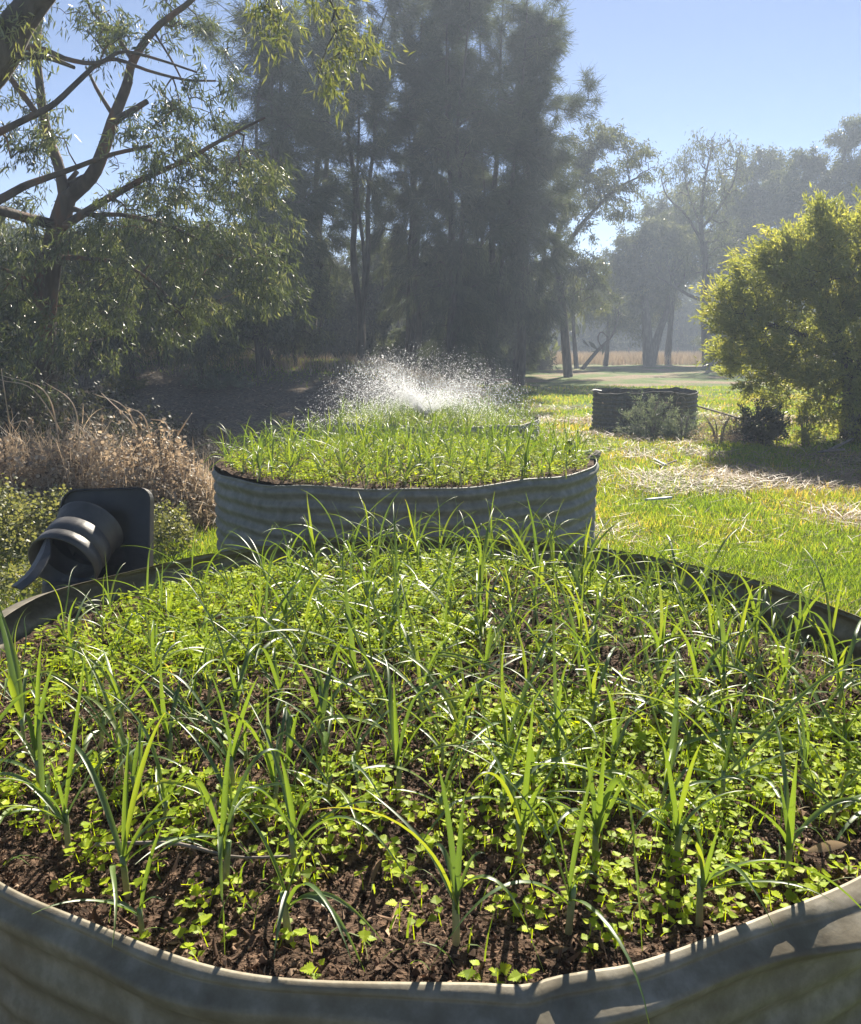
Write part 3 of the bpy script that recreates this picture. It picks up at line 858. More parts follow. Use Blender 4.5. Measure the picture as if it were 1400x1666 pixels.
# ------------------------------------------------------------------ black plastic bin leaning on the bed
def plastic_bin():
    root = empty("plastic_bin", (-1.25, 3.05, 0))
    tag(root, "broken black plastic bin with square flange and ribbed round neck, left of the nearest bed", "plastic bin")
    O = np.array([-1.25, 3.05, 0])
    # flange plate: rounded rectangle leaning back, rim lip round it
    cen = W(170, 876, 3.05) - O
    xa = norm(np.array([1.0, 0.10, -0.015])); n_ = norm(np.array([-.12, -1.0, .28])); ya = norm(np.cross(n_, xa)); xa = np.cross(ya, n_)
    hw, hh, cr = .185, .19, .05
    def rrect(hw, hh, cr, k=7):
        P = []
        for cx, cy, a0 in ((hw - cr, hh - cr, 0), (-hw + cr, hh - cr, 90), (-hw + cr, -hh + cr, 180), (hw - cr, -hh + cr, 270)):
            for a in np.linspace(a0, a0 + 90, k): P.append((cx + cr * math.cos(R(a)), cy + cr * math.sin(R(a))))
        return np.array(P)
    def place(p2, d): return cen + p2[:, :1] * xa + p2[:, 1:] * ya + d * n_
    o1 = rrect(hw, hh, cr); o2 = rrect(hw - .006, hh - .006, cr - .005); m = len(o1)
    # taper the left edge like the moulded shape (narrow at the top)
    def skew(p): 
        q = p.copy(); q[:, 0] = q[:, 0] + np.where(q[:, 0] < 0, .045 * (q[:, 1] / hh) - .02, 0); return q
    o1 = skew(o1); o2 = skew(o2)
    rings = [place(o1, -.02), place(o1, .012), place(o2, .014), place(o2, -.002), place(o2 * .55, -.004)]
    mb = MB(); i = np.arange(m); j = (i + 1) % m
    f = np.concatenate([np.stack([k * m + i, k * m + j, (k + 1) * m + j, (k + 1) * m + i], -1) for k in range(len(rings) - 1)])
    mb.add(np.concatenate(rings), [f, np.array([list(range(m))[::-1]])])
    mb.build("flange", M['plastic'], root, False)
    # neck: a ribbed tube with an open torn end
    a = np.linspace(0, 2 * np.pi, 40, endpoint=False)
    ax = norm(np.array([-.16, -1.0, -.46])); side = norm(np.cross(ax, [0, 0, 1.0])); up = np.cross(side, ax)
    c0 = W(146, 862, 3.05) - O - ax * 0.005
    prof = [(0.0, .150), (.012, .148), (.02, .138), (.075, .138), (.077, .134), (.083, .134), (.085, .140), (.150, .140), (.152, .135), (.158, .135), (.160, .142), (.215, .146)]
    prof = [(s_, r_ * .86) for s_, r_ in prof]
    rings = [c0 + ax * s + r * (np.cos(a)[:, None] * side + np.sin(a)[:, None] * up) for s, r in prof]
    rings += [c0 + ax * s + (r - .006) * (np.cos(a)[:, None] * side + np.sin(a)[:, None] * up) for s, r in prof[::-1]]
    m = 40; i = np.arange(m); j = (i + 1) % m
    f = np.concatenate([np.stack([k * m + i, k * m + j, (k + 1) * m + j, (k + 1) * m + i], -1) for k in range(len(rings) - 1)])
    mb = MB(); mb.add(np.concatenate(rings), f); mb.build("neck", M['plastic_dusty_lit'], root, True)
    # torn tongue curving down from the left of the neck
    P = spline([W(80, 868, 2.84), W(70, 890, 2.80), W(58, 914, 2.74), W(42, 936, 2.69), W(20, 954, 2.66)], 16) - O
    s = np.linspace(0, 1, 16)
    sv = np.array([.75, -.5, .1]); wv = .052 * (0.15 + np.clip(s * 3, 0, 1)) 
    A = P - sv * .012; B = P + sv * wv[:, None] + np.array([0, 0, -.008])
    th = np.array([0.3, .6, -.6]) * .006
    V = np.stack([A, (A + B) / 2 + np.array([0, -.004, .007]), B, B + th, A + th], 1).reshape(-1, 3)
    k = (np.arange(15) * 5)[:, None]; e = np.arange(5)[None]
    f = np.stack([k + e, k + (e + 1) % 5, k + 5 + (e + 1) % 5, k + 5 + e], -1).reshape(-1, 4)
    mb = MB(); mb.add(V, f); mb.build("torn_strip", M['plastic_dusty_lit'], root, False)
    # hollow body under the neck standing on the ground
    base = rrect(.20, .17, .06); top = rrect(.17, .13, .05); m = len(base)
    g_ = height(-1.25, 3.05) - .02
    rings = [np.c_[base + [-.01, -.04], np.full(m, g_)], np.c_[base * .97 + [-.01, -.04], np.full(m, .35)], np.c_[top + [-.01, -.02], np.full(m, .64)], np.c_[top * .93 + [-.01, -.02], np.full(m, .652)], np.c_[top * .9 + [-.01, -.02], np.full(m, .60)]]
    i = np.arange(m); j = (i + 1) % m
    f = np.concatenate([np.stack([k * m + i, k * m + j, (k + 1) * m + j, (k + 1) * m + i], -1) for k in range(len(rings) - 1)])
    mb = MB(); mb.add(np.concatenate(rings), [f, np.array([[(len(rings) - 1) * m + q for q in range(m)]])]); mb.build("body", M['plastic'], root, False)
plastic_bin()

# ------------------------------------------------------------------ water: riser, sprinkler and spray
def sprinkler():
    p = np.array([*W(690, 676, 8.75)[:2], float(soil_z(3, .0, 8.75))])
    top = W(690, 676, 8.75)[2]
    root = empty("sprinkler", p)
    tag(root, "small garden sprinkler throwing water above the farthest bed", "sprinkler")
    mb = MB(); v, f = tube([(0, 0, -.05), (0, 0, (top - p[2]) * .5), (0, 0, top - p[2] - .03)], .009, 8); mb.add(v, f); mb.build("riser", M['pipe_black'], root, True)
    mb = MB(); v, f = tube([(0, 0, top - p[2] - .03), (0, 0, top - p[2] - .012), (0, 0, top - p[2] - .011), (0, 0, top - p[2])], [.014, .016, .010, .006], 10); mb.add(v, f); mb.build("nozzle", M['pipe_black'], root, True)
    return np.array([p[0], p[1], top])
noz = sprinkler()

def water_spray(N=60000):
    g = rng_(404)
    # droplets on ballistic paths out of the nozzle; two stronger jets
    kind = g.random(N)
    az = g.uniform(0, 2 * np.pi, N)
    az = np.where(kind < .34, np.pi * 1.08 + g.normal(0, .38, N), az)
    az = np.where((kind > .34) & (kind < .52), -.15 + g.normal(0, .4, N), az)
    el = np.clip(g.normal(R(56), R(13), N), R(18), R(86))
    el = np.where(kind < .34, g.normal(R(58), R(9), N), el)
    el = np.where((kind > .34) & (kind < .52), g.normal(R(44), R(9), N), el)
    v0 = g.uniform(2.4, 4.5, N)
    T = 2 * v0 * np.sin(el) / 9.81
    t = T * g.random(N) ** 1.35 * 1.0
    d = np.stack([np.cos(az) * np.cos(el), np.sin(az) * np.cos(el), np.sin(el)], -1)
    drag = 1 / (1 + .55 * t)
    P = noz + d * (v0 * t * drag)[:, None]; P[:, 2] -= .5 * 9.81 * t ** 2 * .92
    P += g.normal(0, 1, (N, 3)) * (.012 + .10 * t)[:, None]
    P[:, 2] = np.maximum(P[:, 2], .64 + g.random(N) * .1)
    vel = d * v0[:, None] * drag[:, None]; vel[:, 2] -= 9.81 * t
    r = np.where(g.random(N) < .55, g.lognormal(np.log(.0010), .3, N), g.lognormal(np.log(.0015), .4, N)).clip(.0006, .004)
    tv = np.array([(1, 0, 0), (0, 1, 0), (-1, 0, 0), (0, -1, 0), (0, 0, 1), (0, 0, -1)], float)
    tf = np.array([(0, 1, 4), (1, 2, 4), (2, 3, 4), (3, 0, 4), (1, 0, 5), (2, 1, 5), (3, 2, 5), (0, 3, 5)])
    Fm = frames(vel, g.normal(0, 1, (N, 3))) * r[:, None, None]
    Fm[:, :, 1] *= 2.8
    v, f = inst(tv, tf, Fm, P)
    m, n, out = new_mat("water_drop")
    tr = n.nodes.new("ShaderNodeBsdfTranslucent"); tr.inputs[0].default_value = (.95, .97, 1, 1)
    gl = n.nodes.new("ShaderNodeBsdfGlass"); gl.inputs["IOR"].default_value = 1.33; gl.inputs["Roughness"].default_value = .25
    mx = n.nodes.new("ShaderNodeMixShader"); mx.inputs[0].default_value = .35
    n.links.new(tr.outputs[0], mx.inputs[1]); n.links.new(gl.outputs[0], mx.inputs[2]); n.links.new(mx.outputs[0], out.inputs[0])
    me = make_mesh("water_spray", v, f, m, None, True)
    tag(link("water_spray", me), "white fan of sprinkler droplets above the farthest bed", "water spray", kind="stuff")
water_spray()

def riser():
    p = W(925, 752, 5.75)
    root = empty("water_riser", p)
    tag(root, "black irrigation riser with pale side pipe inside the right rim of the middle bed", "water riser")
    t = W(925, 716, 5.75) - p
    mb = MB(); v, f = tube([(0, 0, -.08), t * .5, t * .72], .011, 10); mb.add(v, f)
    mb.build("post", M['pipe_black'], root, True)
    mb = MB(); v, f = tube([t * .70, t * .73, t * .95, t], [.016, .024, .026, .018], 10); mb.add(v, f)
    mb.build("sprinkler_head", M['pipe_black'], root, True)
    e = W(962, 733, 5.70) - p
    mb = MB(); v, f = tube(spline([t * .52, t * .52 + [.04, 0, -.005], e * .7 + t * .08, e], 10), .009, 8); mb.add(v, f)
    mb.build("side_pipe", M['pipe_white'], root, True)
    e2 = W(936, 720, 5.72) - p
    mb = MB(); v, f = tube(spline([t * .5, t * .6 + [.03, 0, .0], e2 + [.02, 0, -.01]], 8), .008, 8); mb.add(v, f)
    mb.build("hose_end", M['pipe_blue'], root, True)
riser()

def chunk():
    p = W(968, 748, 5.55)
    g = rng_(8); mb = MB()
    P = spline([p + [-.05, -.06, -.03], p + [-.01, -.02, .02], p + [.02, .02, .045], p + [.015, .06, .0]], 10)
    v, f = tube(P, np.array([.02, .03, .035, .032, .03, .026, .022, .02, .014, .008]), 8)
    v = v + g.normal(0, .005, v.shape); mb.add(v, f)
    tag(mb.build("wood_chunk", M['deadwood'], None, False), "weathered chunk of wood perched on the right rim of the middle bed", "wood chunk")
chunk()

# ------------------------------------------------------------------ trees
def prisms(A, B, ra, rb, sides=6):
    N = len(A)
    d = norm(B - A); ref = np.where(np.abs(d[:, 2:3]) < .9, np.array([[0, 0, 1.0]]), np.array([[1.0, 0, 0]]))
    s = norm(np.cross(d, ref)); u = np.cross(d, s)
    a = np.linspace(0, 2 * np.pi, sides, endpoint=False)
    ring = np.cos(a)[None, :, None] * s[:, None] + np.sin(a)[None, :, None] * u[:, None]
    e = d * (np.minimum(ra, rb) * .35)[:, None]
    V = np.concatenate([(A - e)[:, None] + ring * ra[:, None, None], (B + e)[:, None] + ring * rb[:, None, None]], 1)
    j = np.arange(sides); k = (j + 1) % sides
    t = np.stack([j, k, k + sides, j + sides], -1)
    f = (t[None] + (np.arange(N) * 2 * sides)[:, None, None]).reshape(-1, 4)
    return V.reshape(-1, 3), f

def grow(chains, pts, g, tip_r=.004, max_r=None, sag=.06, bias=.35, tipf=2.3):
    "chains: [(points, radii)] fixed limbs; pts: twig ends reached from the nearest limb"
    pos = []; par = []; rmin = []; pl = []
    for P, rad in chains:
        P = np.asarray(P, float)
        start = -1
        if pos:
            dd = np.linalg.norm(np.array(pos) - P[0], axis=1); start = int(np.argmin(dd))
        base_pl = pl[start] if start >= 0 else 0
        for k in range(len(P)):
            pos.append(P[k]); par.append(start if k == 0 else len(pos) - 2); rmin.append(rad[k])
            pl.append(base_pl if k == 0 else pl[-1] + np.linalg.norm(P[k] - P[k - 1]) * .25)
    nfix = len(pos)
    pts = np.asarray(pts, float); n = len(pts)
    if n:
        P0 = np.array(pos); L0 = np.array(pl)
        D = np.linalg.norm(pts[:, None] - P0[None], axis=2) + bias * L0[None]
        near = np.argmin(D, 1); cost = D[np.arange(n), near]
        done = np.zeros(n, bool)
        for _ in range(n):
            k = int(np.argmin(np.where(done, 1e9, cost))); done[k] = True
            a = pos[near[k]]; b = pts[k]; L = np.linalg.norm(b - a); ia = near[k]
            m = 3 if L > .5 else 2
            new = []
            for q in range(1, m + 1):
                u = q / m
                p = a * (1 - u) + b * u
                if q < m: p = p + g.normal(0, .07, 3) * L + np.array([0, 0, sag * L])
                pos.append(p); par.append(ia); ia = len(pos) - 1; rmin.append(tip_r); pl.append(pl[par[-1]] + L / m)
                new.append(ia)
            for ia in new:
                dd = np.linalg.norm(pts - pos[ia], axis=1) + bias * pl[ia]
                bt = dd < cost
                cost = np.where(bt & ~done, dd, cost); near = np.where(bt & ~done, ia, near)
    pos = np.array(pos); par = np.array(par); rmin = np.array(rmin, float)
    acc = np.zeros(len(pos)); r = np.zeros(len(pos))
    for k in range(len(pos) - 1, -1, -1):
        rr_ = max(acc[k], tip_r ** tipf) ** (1 / tipf)
        r[k] = max(rmin[k], rr_) if k >= nfix else rmin[k]
        if par[k] >= 0: acc[par[k]] += max(acc[k], tip_r ** tipf)
    # never thicker than its parent
    for k in range(len(pos)):
        if par[k] >= 0 and k >= nfix: r[k] = min(r[k], r[par[k]] * .92)
    return pos, par, r

SHOOT = {'shoot': (.30, (0, 0, .45), .55, 1.0), 'spray': (.36, (0, 0, -.7), .5, .5), 'plume': (.62, (0, 0, .30), .55, .9), 'bough': (.75, (0, 0, -.35), .7, .8)}
def leaf_shoots(C, n_each, g, style, L, Wd, spread, cen, scale=1.0):
    "leaves set along short shoots, so that foliage gathers in sprays with gaps between"
    length, pull, rnd, outw = SHOOT[style]
    length *= scale
    m = len(C)
    out = norm((C - cen) * np.array([1, 1, .5]))
    ax = norm(out * outw + np.array(pull) + g.normal(0, rnd, (m, 3)))
    ax = np.repeat(ax, n_each, 0); base = np.repeat(C, n_each, 0); N = len(base)
    u = g.random(N) - .25
    ln = np.repeat(length * g.uniform(.5, 1.35, m), n_each)
    B = base + ax * (u * ln)[:, None] + g.normal(0, 1, (N, 3)) * np.asarray(spread) * .42
    if style == 'plume':
        B[:, 2] -= .30 * scale * np.maximum(u, 0) ** 2
        d = ax * .55 + np.array([0, 0, -.45]) + g.normal(0, .30, (N, 3))
    elif style == 'shoot':
        d = ax * .75 + g.normal(0, .45, (N, 3))
    else:
        d = ax * .5 + np.array([0, 0, -.55]) + g.normal(0, .48, (N, 3))
    d = norm(d); Ls = L * g.uniform(.6, 1.3, N)
    Fm = frames(d, g.normal(0, 1, (N, 3)))
    Fm[:, :, 0] *= (Wd * g.uniform(.7, 1.3, N))[:, None]; Fm[:, :, 1] *= Ls[:, None]; Fm[:, :, 2] *= Ls[:, None]
    tv = np.array([(0, 0, 0), (.5, .4, .04), (.08, 1, -.03), (-.5, .4, .04)]) if style != 'plume' else np.array([(-.5, 0, 0), (.5, 0, 0), (.3, 1, .03), (-.3, 1, .03)])
    v, f = inst(tv, np.array([[0, 1, 2, 3]]), Fm, B)
    t = np.clip(np.repeat(g.normal(.42, .20, m), n_each) + g.normal(0, .17, N), 0, 1)
    return v, f, np.repeat(t, 4)

def leaf_cards(C, n_each, g, style, L, Wd, spread, out_c=None):
    "leaves around the twig ends C"
    N = len(C) * n_each
    base = np.repeat(C, n_each, 0)
    off = g.normal(0, 1, (N, 3)) * (spread if not np.isscalar(spread) else np.array([spread] * 3))
    B = base + off
    if style == 'hang':
        d = np.array([0, 0, -1.0]) + g.normal(0, .5, (N, 3))
    elif style == 'needle':
        d = np.array([0, 0, -.55]) + g.normal(0, .55, (N, 3)) + norm(off) * .35
    elif style == 'rise':
        d = norm(off) * .6 + g.normal(0, .6, (N, 3)) + np.array([0, 0, .35])
    else:
        d = g.normal(0, 1, (N, 3))
    d = norm(d)
    Ls = L * g.uniform(.6, 1.3, N)
    Fm = frames(d, g.normal(0, 1, (N, 3)))
    Fm[:, :, 0] *= (Wd * g.uniform(.7, 1.3, N))[:, None]; Fm[:, :, 1] *= Ls[:, None]; Fm[:, :, 2] *= Ls[:, None]
    if style == 'needle':
        tv = np.array([(-.5, 0, 0), (.5, 0, 0), (.3, 1, .03), (-.3, 1, .03)]); tf = np.array([[0, 1, 2, 3]])
    else:
        tv = np.array([(0, 0, 0), (.5, .4, .04), (.08, 1, -.03), (-.5, .4, .04)]); tf = np.array([[0, 1, 2, 3]])
    v, f = inst(tv, tf, Fm, B)
    t = np.clip(np.repeat(g.normal(.42, .22, len(C)), n_each) + g.normal(0, .16, N), 0, 1)
    return v, f, np.repeat(t, len(tv))

def ellipsoid_pts(ells, n, g, power=2.0):
    "points in ellipsoids (cx,cy,cz,rx,ry,rz), denser towards the outside"
    vol = np.array([e[3] * e[4] * e[5] for e in ells]) ** .75
    cnt = np.maximum(3, (vol / vol.sum() * n).astype(int))
    out = []
    for e, c in zip(ells, cnt):
        u = norm(g.normal(0, 1, (c, 3))) * (g.random(c) ** (1 / power))[:, None]
        out.append(np.array(e[:3]) + u * np.array(e[3:]))
    return np.concatenate(out)

def tree(name, label, cat, group, base, chains, ells=(), pts=None, n=150, seed=1, per=60, style='hang', leaf=(.1, .02), spread=.3,
         mat='euc', bark='bark', tip_r=.004, sides=6, power=2.0, bias=.35, leaf_prob=1.0, sag=.06, shoot=1.0):
    g = rng_(seed)
    P = []
    if len(ells): P.append(ellipsoid_pts(ells, n, g, power))
    if pts is not None: P.append(np.asarray(pts))
    P = np.concatenate(P) if P else np.zeros((0, 3))
    pos, par, r = grow(chains, P, g, tip_r, bias=bias, sag=sag)
    root = empty(name, base)
    tag(root, label, cat, group)
    k = np.where(par >= 0)[0]
    v, f = prisms(pos[par[k]], pos[k], np.minimum(r[par[k]], r[k] * 1.35), r[k], sides)
    me = make_mesh("trunk", v - base, f, M[bark], None, True)
    link("trunk", me, None, root)
    if per and len(P):
        C = P if leaf_prob >= 1 else P[g.random(len(P)) < leaf_prob]
        if style in SHOOT:
            v, f, t = leaf_shoots(C, per, g, style, leaf[0], leaf[1], spread, P.mean(0) * [1, 1, .8], shoot)
        else:
            v, f, t = leaf_cards(C, per, g, style, leaf[0], leaf[1], spread)
        me = make_mesh("crown", v - base, f, M[mat], t)
        link("crown", me, None, root)
    return root

def chain(pts, r0, r1, n=None):
    n = n or max(4, len(pts) * 4)
    return spline(pts, n), np.linspace(r0, r1, n)

# --- sheoaks: the tall dark mass in the middle
SHEO = "tall sheoaks behind the garden beds"
def sheoak(px, Y, top, width, seed, label, low=.25, n=330, per=150, lean=0.0, extra=()):
    g = rng_(seed); b = G(px, Y); x, y, z = b
    h = top - z
    ch = []; tops = []
    for q in range(3):
        lx = lean + g.normal(0, width * .32); ly = g.normal(0, width * .25); st = [b + [g.normal(0, .12), g.normal(0, .12), -.1]] if q else [b + [0, 0, -.1]]
        for u in (.12, .28, .45, .62, .8, .95):
            st.append(b + [lx * u + g.normal(0, .10), ly * u + g.normal(0, .1), h * u])
        ch.append(chain(st, (.17, .11, .085)[q] * g.uniform(.85, 1.15), .02, 20)); tops.append((lx, ly))
    ells = []
    k = 12
    for q in range(k):
        u = low + (1 - low) * (q + .5) / k
        wq = width * (0.62 + .45 * math.sin(math.pi * (u - low) / (1 - low) * .85 + .3))
        lx, ly = tops[q % 3]
        a = g.uniform(0, 6.28)
        ells.append((x + lx * u + math.cos(a) * wq * .3, y + ly * u + math.sin(a) * wq * .3, z + h * u, wq * g.uniform(.7, 1.1), wq * .9, h * .09))
    ells += list(extra)
    tree("sheoak_tree", label, "tree", SHEO, b, ch, ells, None, n, seed, per, 'plume', (.36, .014), (.16, .16, .16), 'needle', 'bark', .012, 5, 1.4)
sheoak(432, 25, 11.3, 1.55, 201, "leftmost dark sheoak, its thin feathery crown edge against the sky", .22, 300, 120)
sheoak(505, 30, 13.2, 2.0, 202, "dark sheoak second from the left in the tall central clump", .25, 230, 110)
sheoak(585, 28, 12.7, 1.7, 203, "dark sheoak left of the clump's middle with sky gaps round its trunk", .42, 250, 120)
sheoak(668, 31, 13.6, 1.9, 204, "dark sheoak in the middle of the clump behind the sprinkler spray", .20, 360, 150)
sheoak(735, 28, 12.6, 1.75, 205, "dark sheoak right of the spray with dense low foliage", .10, 400, 150)
sheoak(795, 30, 13.2, 1.6, 206, "dark sheoak second from the right in the central clump", .14, 380, 150)
ex = [(*W(935, 175, 31), .75, .7, .55), (*W(965, 140, 31), .45, .4, .4), (*W(885, 300, 31), .8, .9, 1.2), (*W(880, 100, 31), .8, .8, 1.1), (*W(885, 420, 31), .8, .9, 1.1), (*W(895, 500, 31.5), .7, .9, .8), (*W(868, 365, 31), .8, .9, 1.0)]
sheoak(848, 31, 12.4, 1.05, 207, "rightmost sheoak of the clump with bare dark trunk base and a branch jutting right", .20, 360, 130, .0, ex)

# --- trees behind the clump closing the view
BACK = "distant bush trees along the far edge of the paddock"
def bushtree(px, Y, top_py, wpx, seed, label, n=110, per=55, mat='fargum', low=.12, leaf=(.28, .075), group=BACK, name="bush_tree", spread=.42, r=.16, trunk_dx=0):
    b = G(px, Y); top = W(px, top_py, Y)[2]; h = top - b[2]; wm = wpx / F * Y
    g = rng_(seed)
    ch = [chain([b + [0, 0, -.1], b + [trunk_dx * .5 + g.normal(0, .1), 0, h * .25], b + [trunk_dx + g.normal(0, .2), 0, h * .55], b + [trunk_dx, 0, h * .85]], r, .03, 10)]
    ells = []
    for q in range(6):
        u = low + (1 - low) * (q + .6) / 6.4
        ells.append((b[0] + trunk_dx * u + g.uniform(-.5, .5) * wm, b[1] + g.uniform(-.4, .4) * wm, b[2] + h * u, wm * g.uniform(.5, .8), wm * .7, h * .13))
    tree(name, label, "tree", group, b, ch, ells, None, n, seed, per, 'bough', leaf, spread, mat, 'bark', .012, 5, 1.8, shoot=1.0 if Y < 60 else 2.2)

UND = "dense dark trees low in the left bush"
for k, (px, Y, tpy, wpx, lo) in enumerate(((-30, 17, 400, 90, .12), (95, 19, 395, 85, .22), (215, 20, 385, 80, .3), (325, 21, 385, 70, .25), (420, 23, 360, 65, .22), (480, 25, 380, 60, .2), (270, 25, 400, 90, .15))):
    bushtree(px, Y, tpy, wpx, 360 + k, ["dense dark tree cut by the left edge, low in the bush", "dense dark low tree directly below the gum tree's fork", "dense low tree below the gum tree's right hand limbs",
        "tall dense tree with drooping grey green leaves between the gum and the sheoaks", "dense dark tree against the left flank of the sheoaks", "short dark tree at the foot of the leftmost sheoaks",
        "dense dark tree behind the thin bare saplings"][k], 230, 75, 'fargum', lo, (.17, .032), UND, "bush_tree", (.20, .20, .24), .08)
for k, (px, Y, tpy, wpx) in enumerate(((455, 34, 400, 60), (540, 36, 420, 55), (625, 37, 380, 60), (700, 36, 400, 60), (775, 37, 390, 60), (835, 39, 440, 45))):
    bushtree(px, Y, tpy, wpx, 380 + k, "low dense dark tree filling the gaps between the sheoak trunks, %s from the left" % ["first", "second", "third", "fourth", "fifth", "sixth"][k],
             200, 110, 'needle', .02, (.24, .05), "low dark trees among the sheoak trunks", "bush_tree", (.24, .24, .24), .10)
k = 0
for px, Y, tpy, wpx in ((40, 36, 330, 80), (150, 34, 390, 80), (250, 38, 350, 90), (345, 36, 370, 80), (440, 42, 390, 80), (560, 46, 430, 75), (650, 48, 400, 80), (760, 46, 400, 80), (845, 50, 430, 60)):
    bushtree(px, Y, tpy, wpx, 300 + k, ["bushy dark tree behind the left gum tree, nearest the left edge", "low dark tree in the left bush, second from the left edge",
        "dark rounded tree in the left bush behind thin bare stems", "dark tree filling the gap between the left bush and the sheoaks", "dark tree behind the leftmost sheoak",
        "dark tree seen through the sky gaps of the sheoak clump", "dark tree behind the middle of the sheoak clump", "dark tree behind the right half of the sheoak clump",
        "dark tree behind the rightmost sheoak"][k], 190, 110, 'darkshrub' if k > 3 else 'fargum', .03, (.24, .06)); k += 1
far = [(870, 95, 480, 60), (925, 100, 470, 60), (985, 96, 465, 55), (1035, 105, 480, 50), (1090, 98, 470, 55), (1150, 100, 440, 60), (1215, 95, 420, 60), (1290, 98, 380, 70), (1370, 96, 370, 70)]
for k, (px, Y, tpy, wpx) in enumerate(far):
    nm = ["first", "second", "third", "fourth", "fifth", "sixth", "seventh", "eighth", "ninth"][k]
    bushtree(px, Y, tpy, wpx, 330 + k, "pale hazy tree beyond the dry field, %s from the left of its row" % nm, 150, 90, 'fargum', .02, (.55, .17), spread=.9, r=.25)

def far_wood():
    g = rng_(350); P = []
    for k in range(150):
        x = g.uniform(-75, 80); y = g.uniform(112, 125) if x > 8 else g.uniform(58, 70)
        h = g.uniform(5, 9) * (1 if x > 8 else .75)
        n = 26
        u = norm(g.normal(0, 1, (n, 3))) * (g.random(n) ** .5)[:, None]
        P.append(np.array([x, y, h * .5 + float(height(x, y))]) + u * [3.2, 3, h * .5])
    P = np.concatenate(P); P[:, 2] = np.maximum(P[:, 2], .2)
    v, f, t = leaf_cards(P, 26, g, 'hang', .9, .3, 1.0)
    tag(link("far_wood", make_mesh("far_wood", v, f, M['fargum'], t)), "low wood of grey green trees closing the horizon", "wood", kind="stuff")
far_wood()

# --- right hand gums
def px_ells(L, Y):
    out = []
    for cx, cy, rx, ry in L:
        c = W(cx, cy, Y); s = Y / F
        out.append((c[0], c[1], c[2], rx * s, rx * s * .9, ry * s))
    return out
b = G(925, 40)
tree("gum_tree", "airy gum tree right of the sheoaks with a layered crown leaning right", "tree", "gum trees along the right side", b,
     [chain([b, W(915, 500, 40), W(905, 400, 40), W(930, 310, 40), W(965, 250, 40)], .24, .06, 16), chain([W(908, 420, 40), W(950, 360, 40), W(1000, 310, 40), W(1035, 290, 40)], .12, .04, 10)],
     px_ells([(985, 225, 45, 30), (950, 270, 55, 40), (1025, 250, 35, 22), (1055, 285, 20, 14), (985, 310, 55, 25), (925, 340, 50, 45), (930, 415, 45, 50), (960, 465, 40, 50), (890, 470, 40, 60), (905, 270, 40, 50), (1010, 345, 30, 14)], 40),
     None, 330, 401, 90, 'bough', (.20, .045), (.30, .30, .24), 'fargum', 'bark', .015, 5)
b = G(938, 52)
tree("gum_tree", "slender young gum standing alone left of the two stemmed tree", "tree", "gum trees along the right side", b,
     [chain([b, W(933, 540, 52), W(932, 500, 52), W(928, 470, 52)], .16, .06, 10)], px_ells([(930, 470, 32, 30), (915, 500, 28, 22), (955, 490, 28, 22)], 52), None, 90, 402, 100, 'bough', (.24, .055), .33, 'fargum', 'bark', .01, 5)
b = G(946, 50)
tree("leaning_sapling", "bare leaning sapling with an arched stem beside the slender young gum", "tree", None, b,
     [chain([b, W(970, 572, 50), W(992, 550, 50), W(1003, 525, 50), W(1008, 490, 50)], .13, .04, 12), chain([W(992, 552, 50), W(978, 540, 50), W(972, 552, 50), W(980, 568, 50)], .05, .03, 8)],
     px_ells([(1005, 500, 14, 26)], 50), None, 26, 403, 8, 'hang', (.2, .05), .3, 'fargum', 'bark', .012, 5)
b = G(1055, 58)
tree("gum_tree", "two stemmed gum with thick dark trunks standing at the edge of the dry field", "tree", "gum trees along the right side", b,
     [chain([b, W(1052, 540, 58), W(1048, 490, 58), W(1040, 440, 58), W(1030, 400, 58)], .42, .10, 14), chain([b + [0.15, 0, .3], W(1070, 545, 58), W(1085, 505, 58), W(1088, 470, 58)], .36, .08, 12)],
     px_ells([(1035, 395, 40, 28), (1010, 430, 32, 30), (1065, 420, 34, 24), (1050, 455, 45, 24), (1020, 480, 30, 28), (1095, 440, 28, 26), (1065, 375, 30, 24), (1100, 395, 26, 26)], 58), None, 320, 404, 110, 'bough', (.26, .065), .38, 'fargum', 'bark', .01, 6)
b = G(1152, 55)
tree("dead_tree", "tall half dead tree with bare forked twigs against the sky", "tree", None, b,
     [chain([b, W(1148, 540, 55), W(1146, 490, 55), W(1148, 430, 55), W(1140, 370, 55), W(1145, 300, 55), W(1158, 240, 55)], .36, .04, 20),
      chain([W(1146, 490, 55), W(1120, 480, 55), W(1090, 462, 55), W(1068, 450, 55)], .14, .04, 10),
      chain([W(1146, 400, 55), W(1115, 350, 55), W(1085, 320, 55), W(1075, 290, 55)], .11, .03, 10),
      chain([W(1142, 370, 55), W(1175, 330, 55), W(1195, 290, 55), W(1200, 255, 55)], .11, .03, 10),
      chain([W(1140, 370, 55), W(1118, 310, 55), W(1112, 265, 55)], .08, .02, 8),
      chain([b + [.1, 0, .2], W(1165, 560, 55), W(1185, 530, 55)], .28, .1, 8)],
     px_ells([(1160, 240, 50, 22), (1115, 275, 40, 28), (1195, 275, 25, 25), (1150, 320, 55, 40), (1100, 430, 45, 30), (1175, 390, 40, 40)], 55), None, 340, 405, 26, 'hang', (.26, .06), .3, 'fargum', 'bark', .026, 5, 1.6, .5, .62)
b = G(1235, 66)
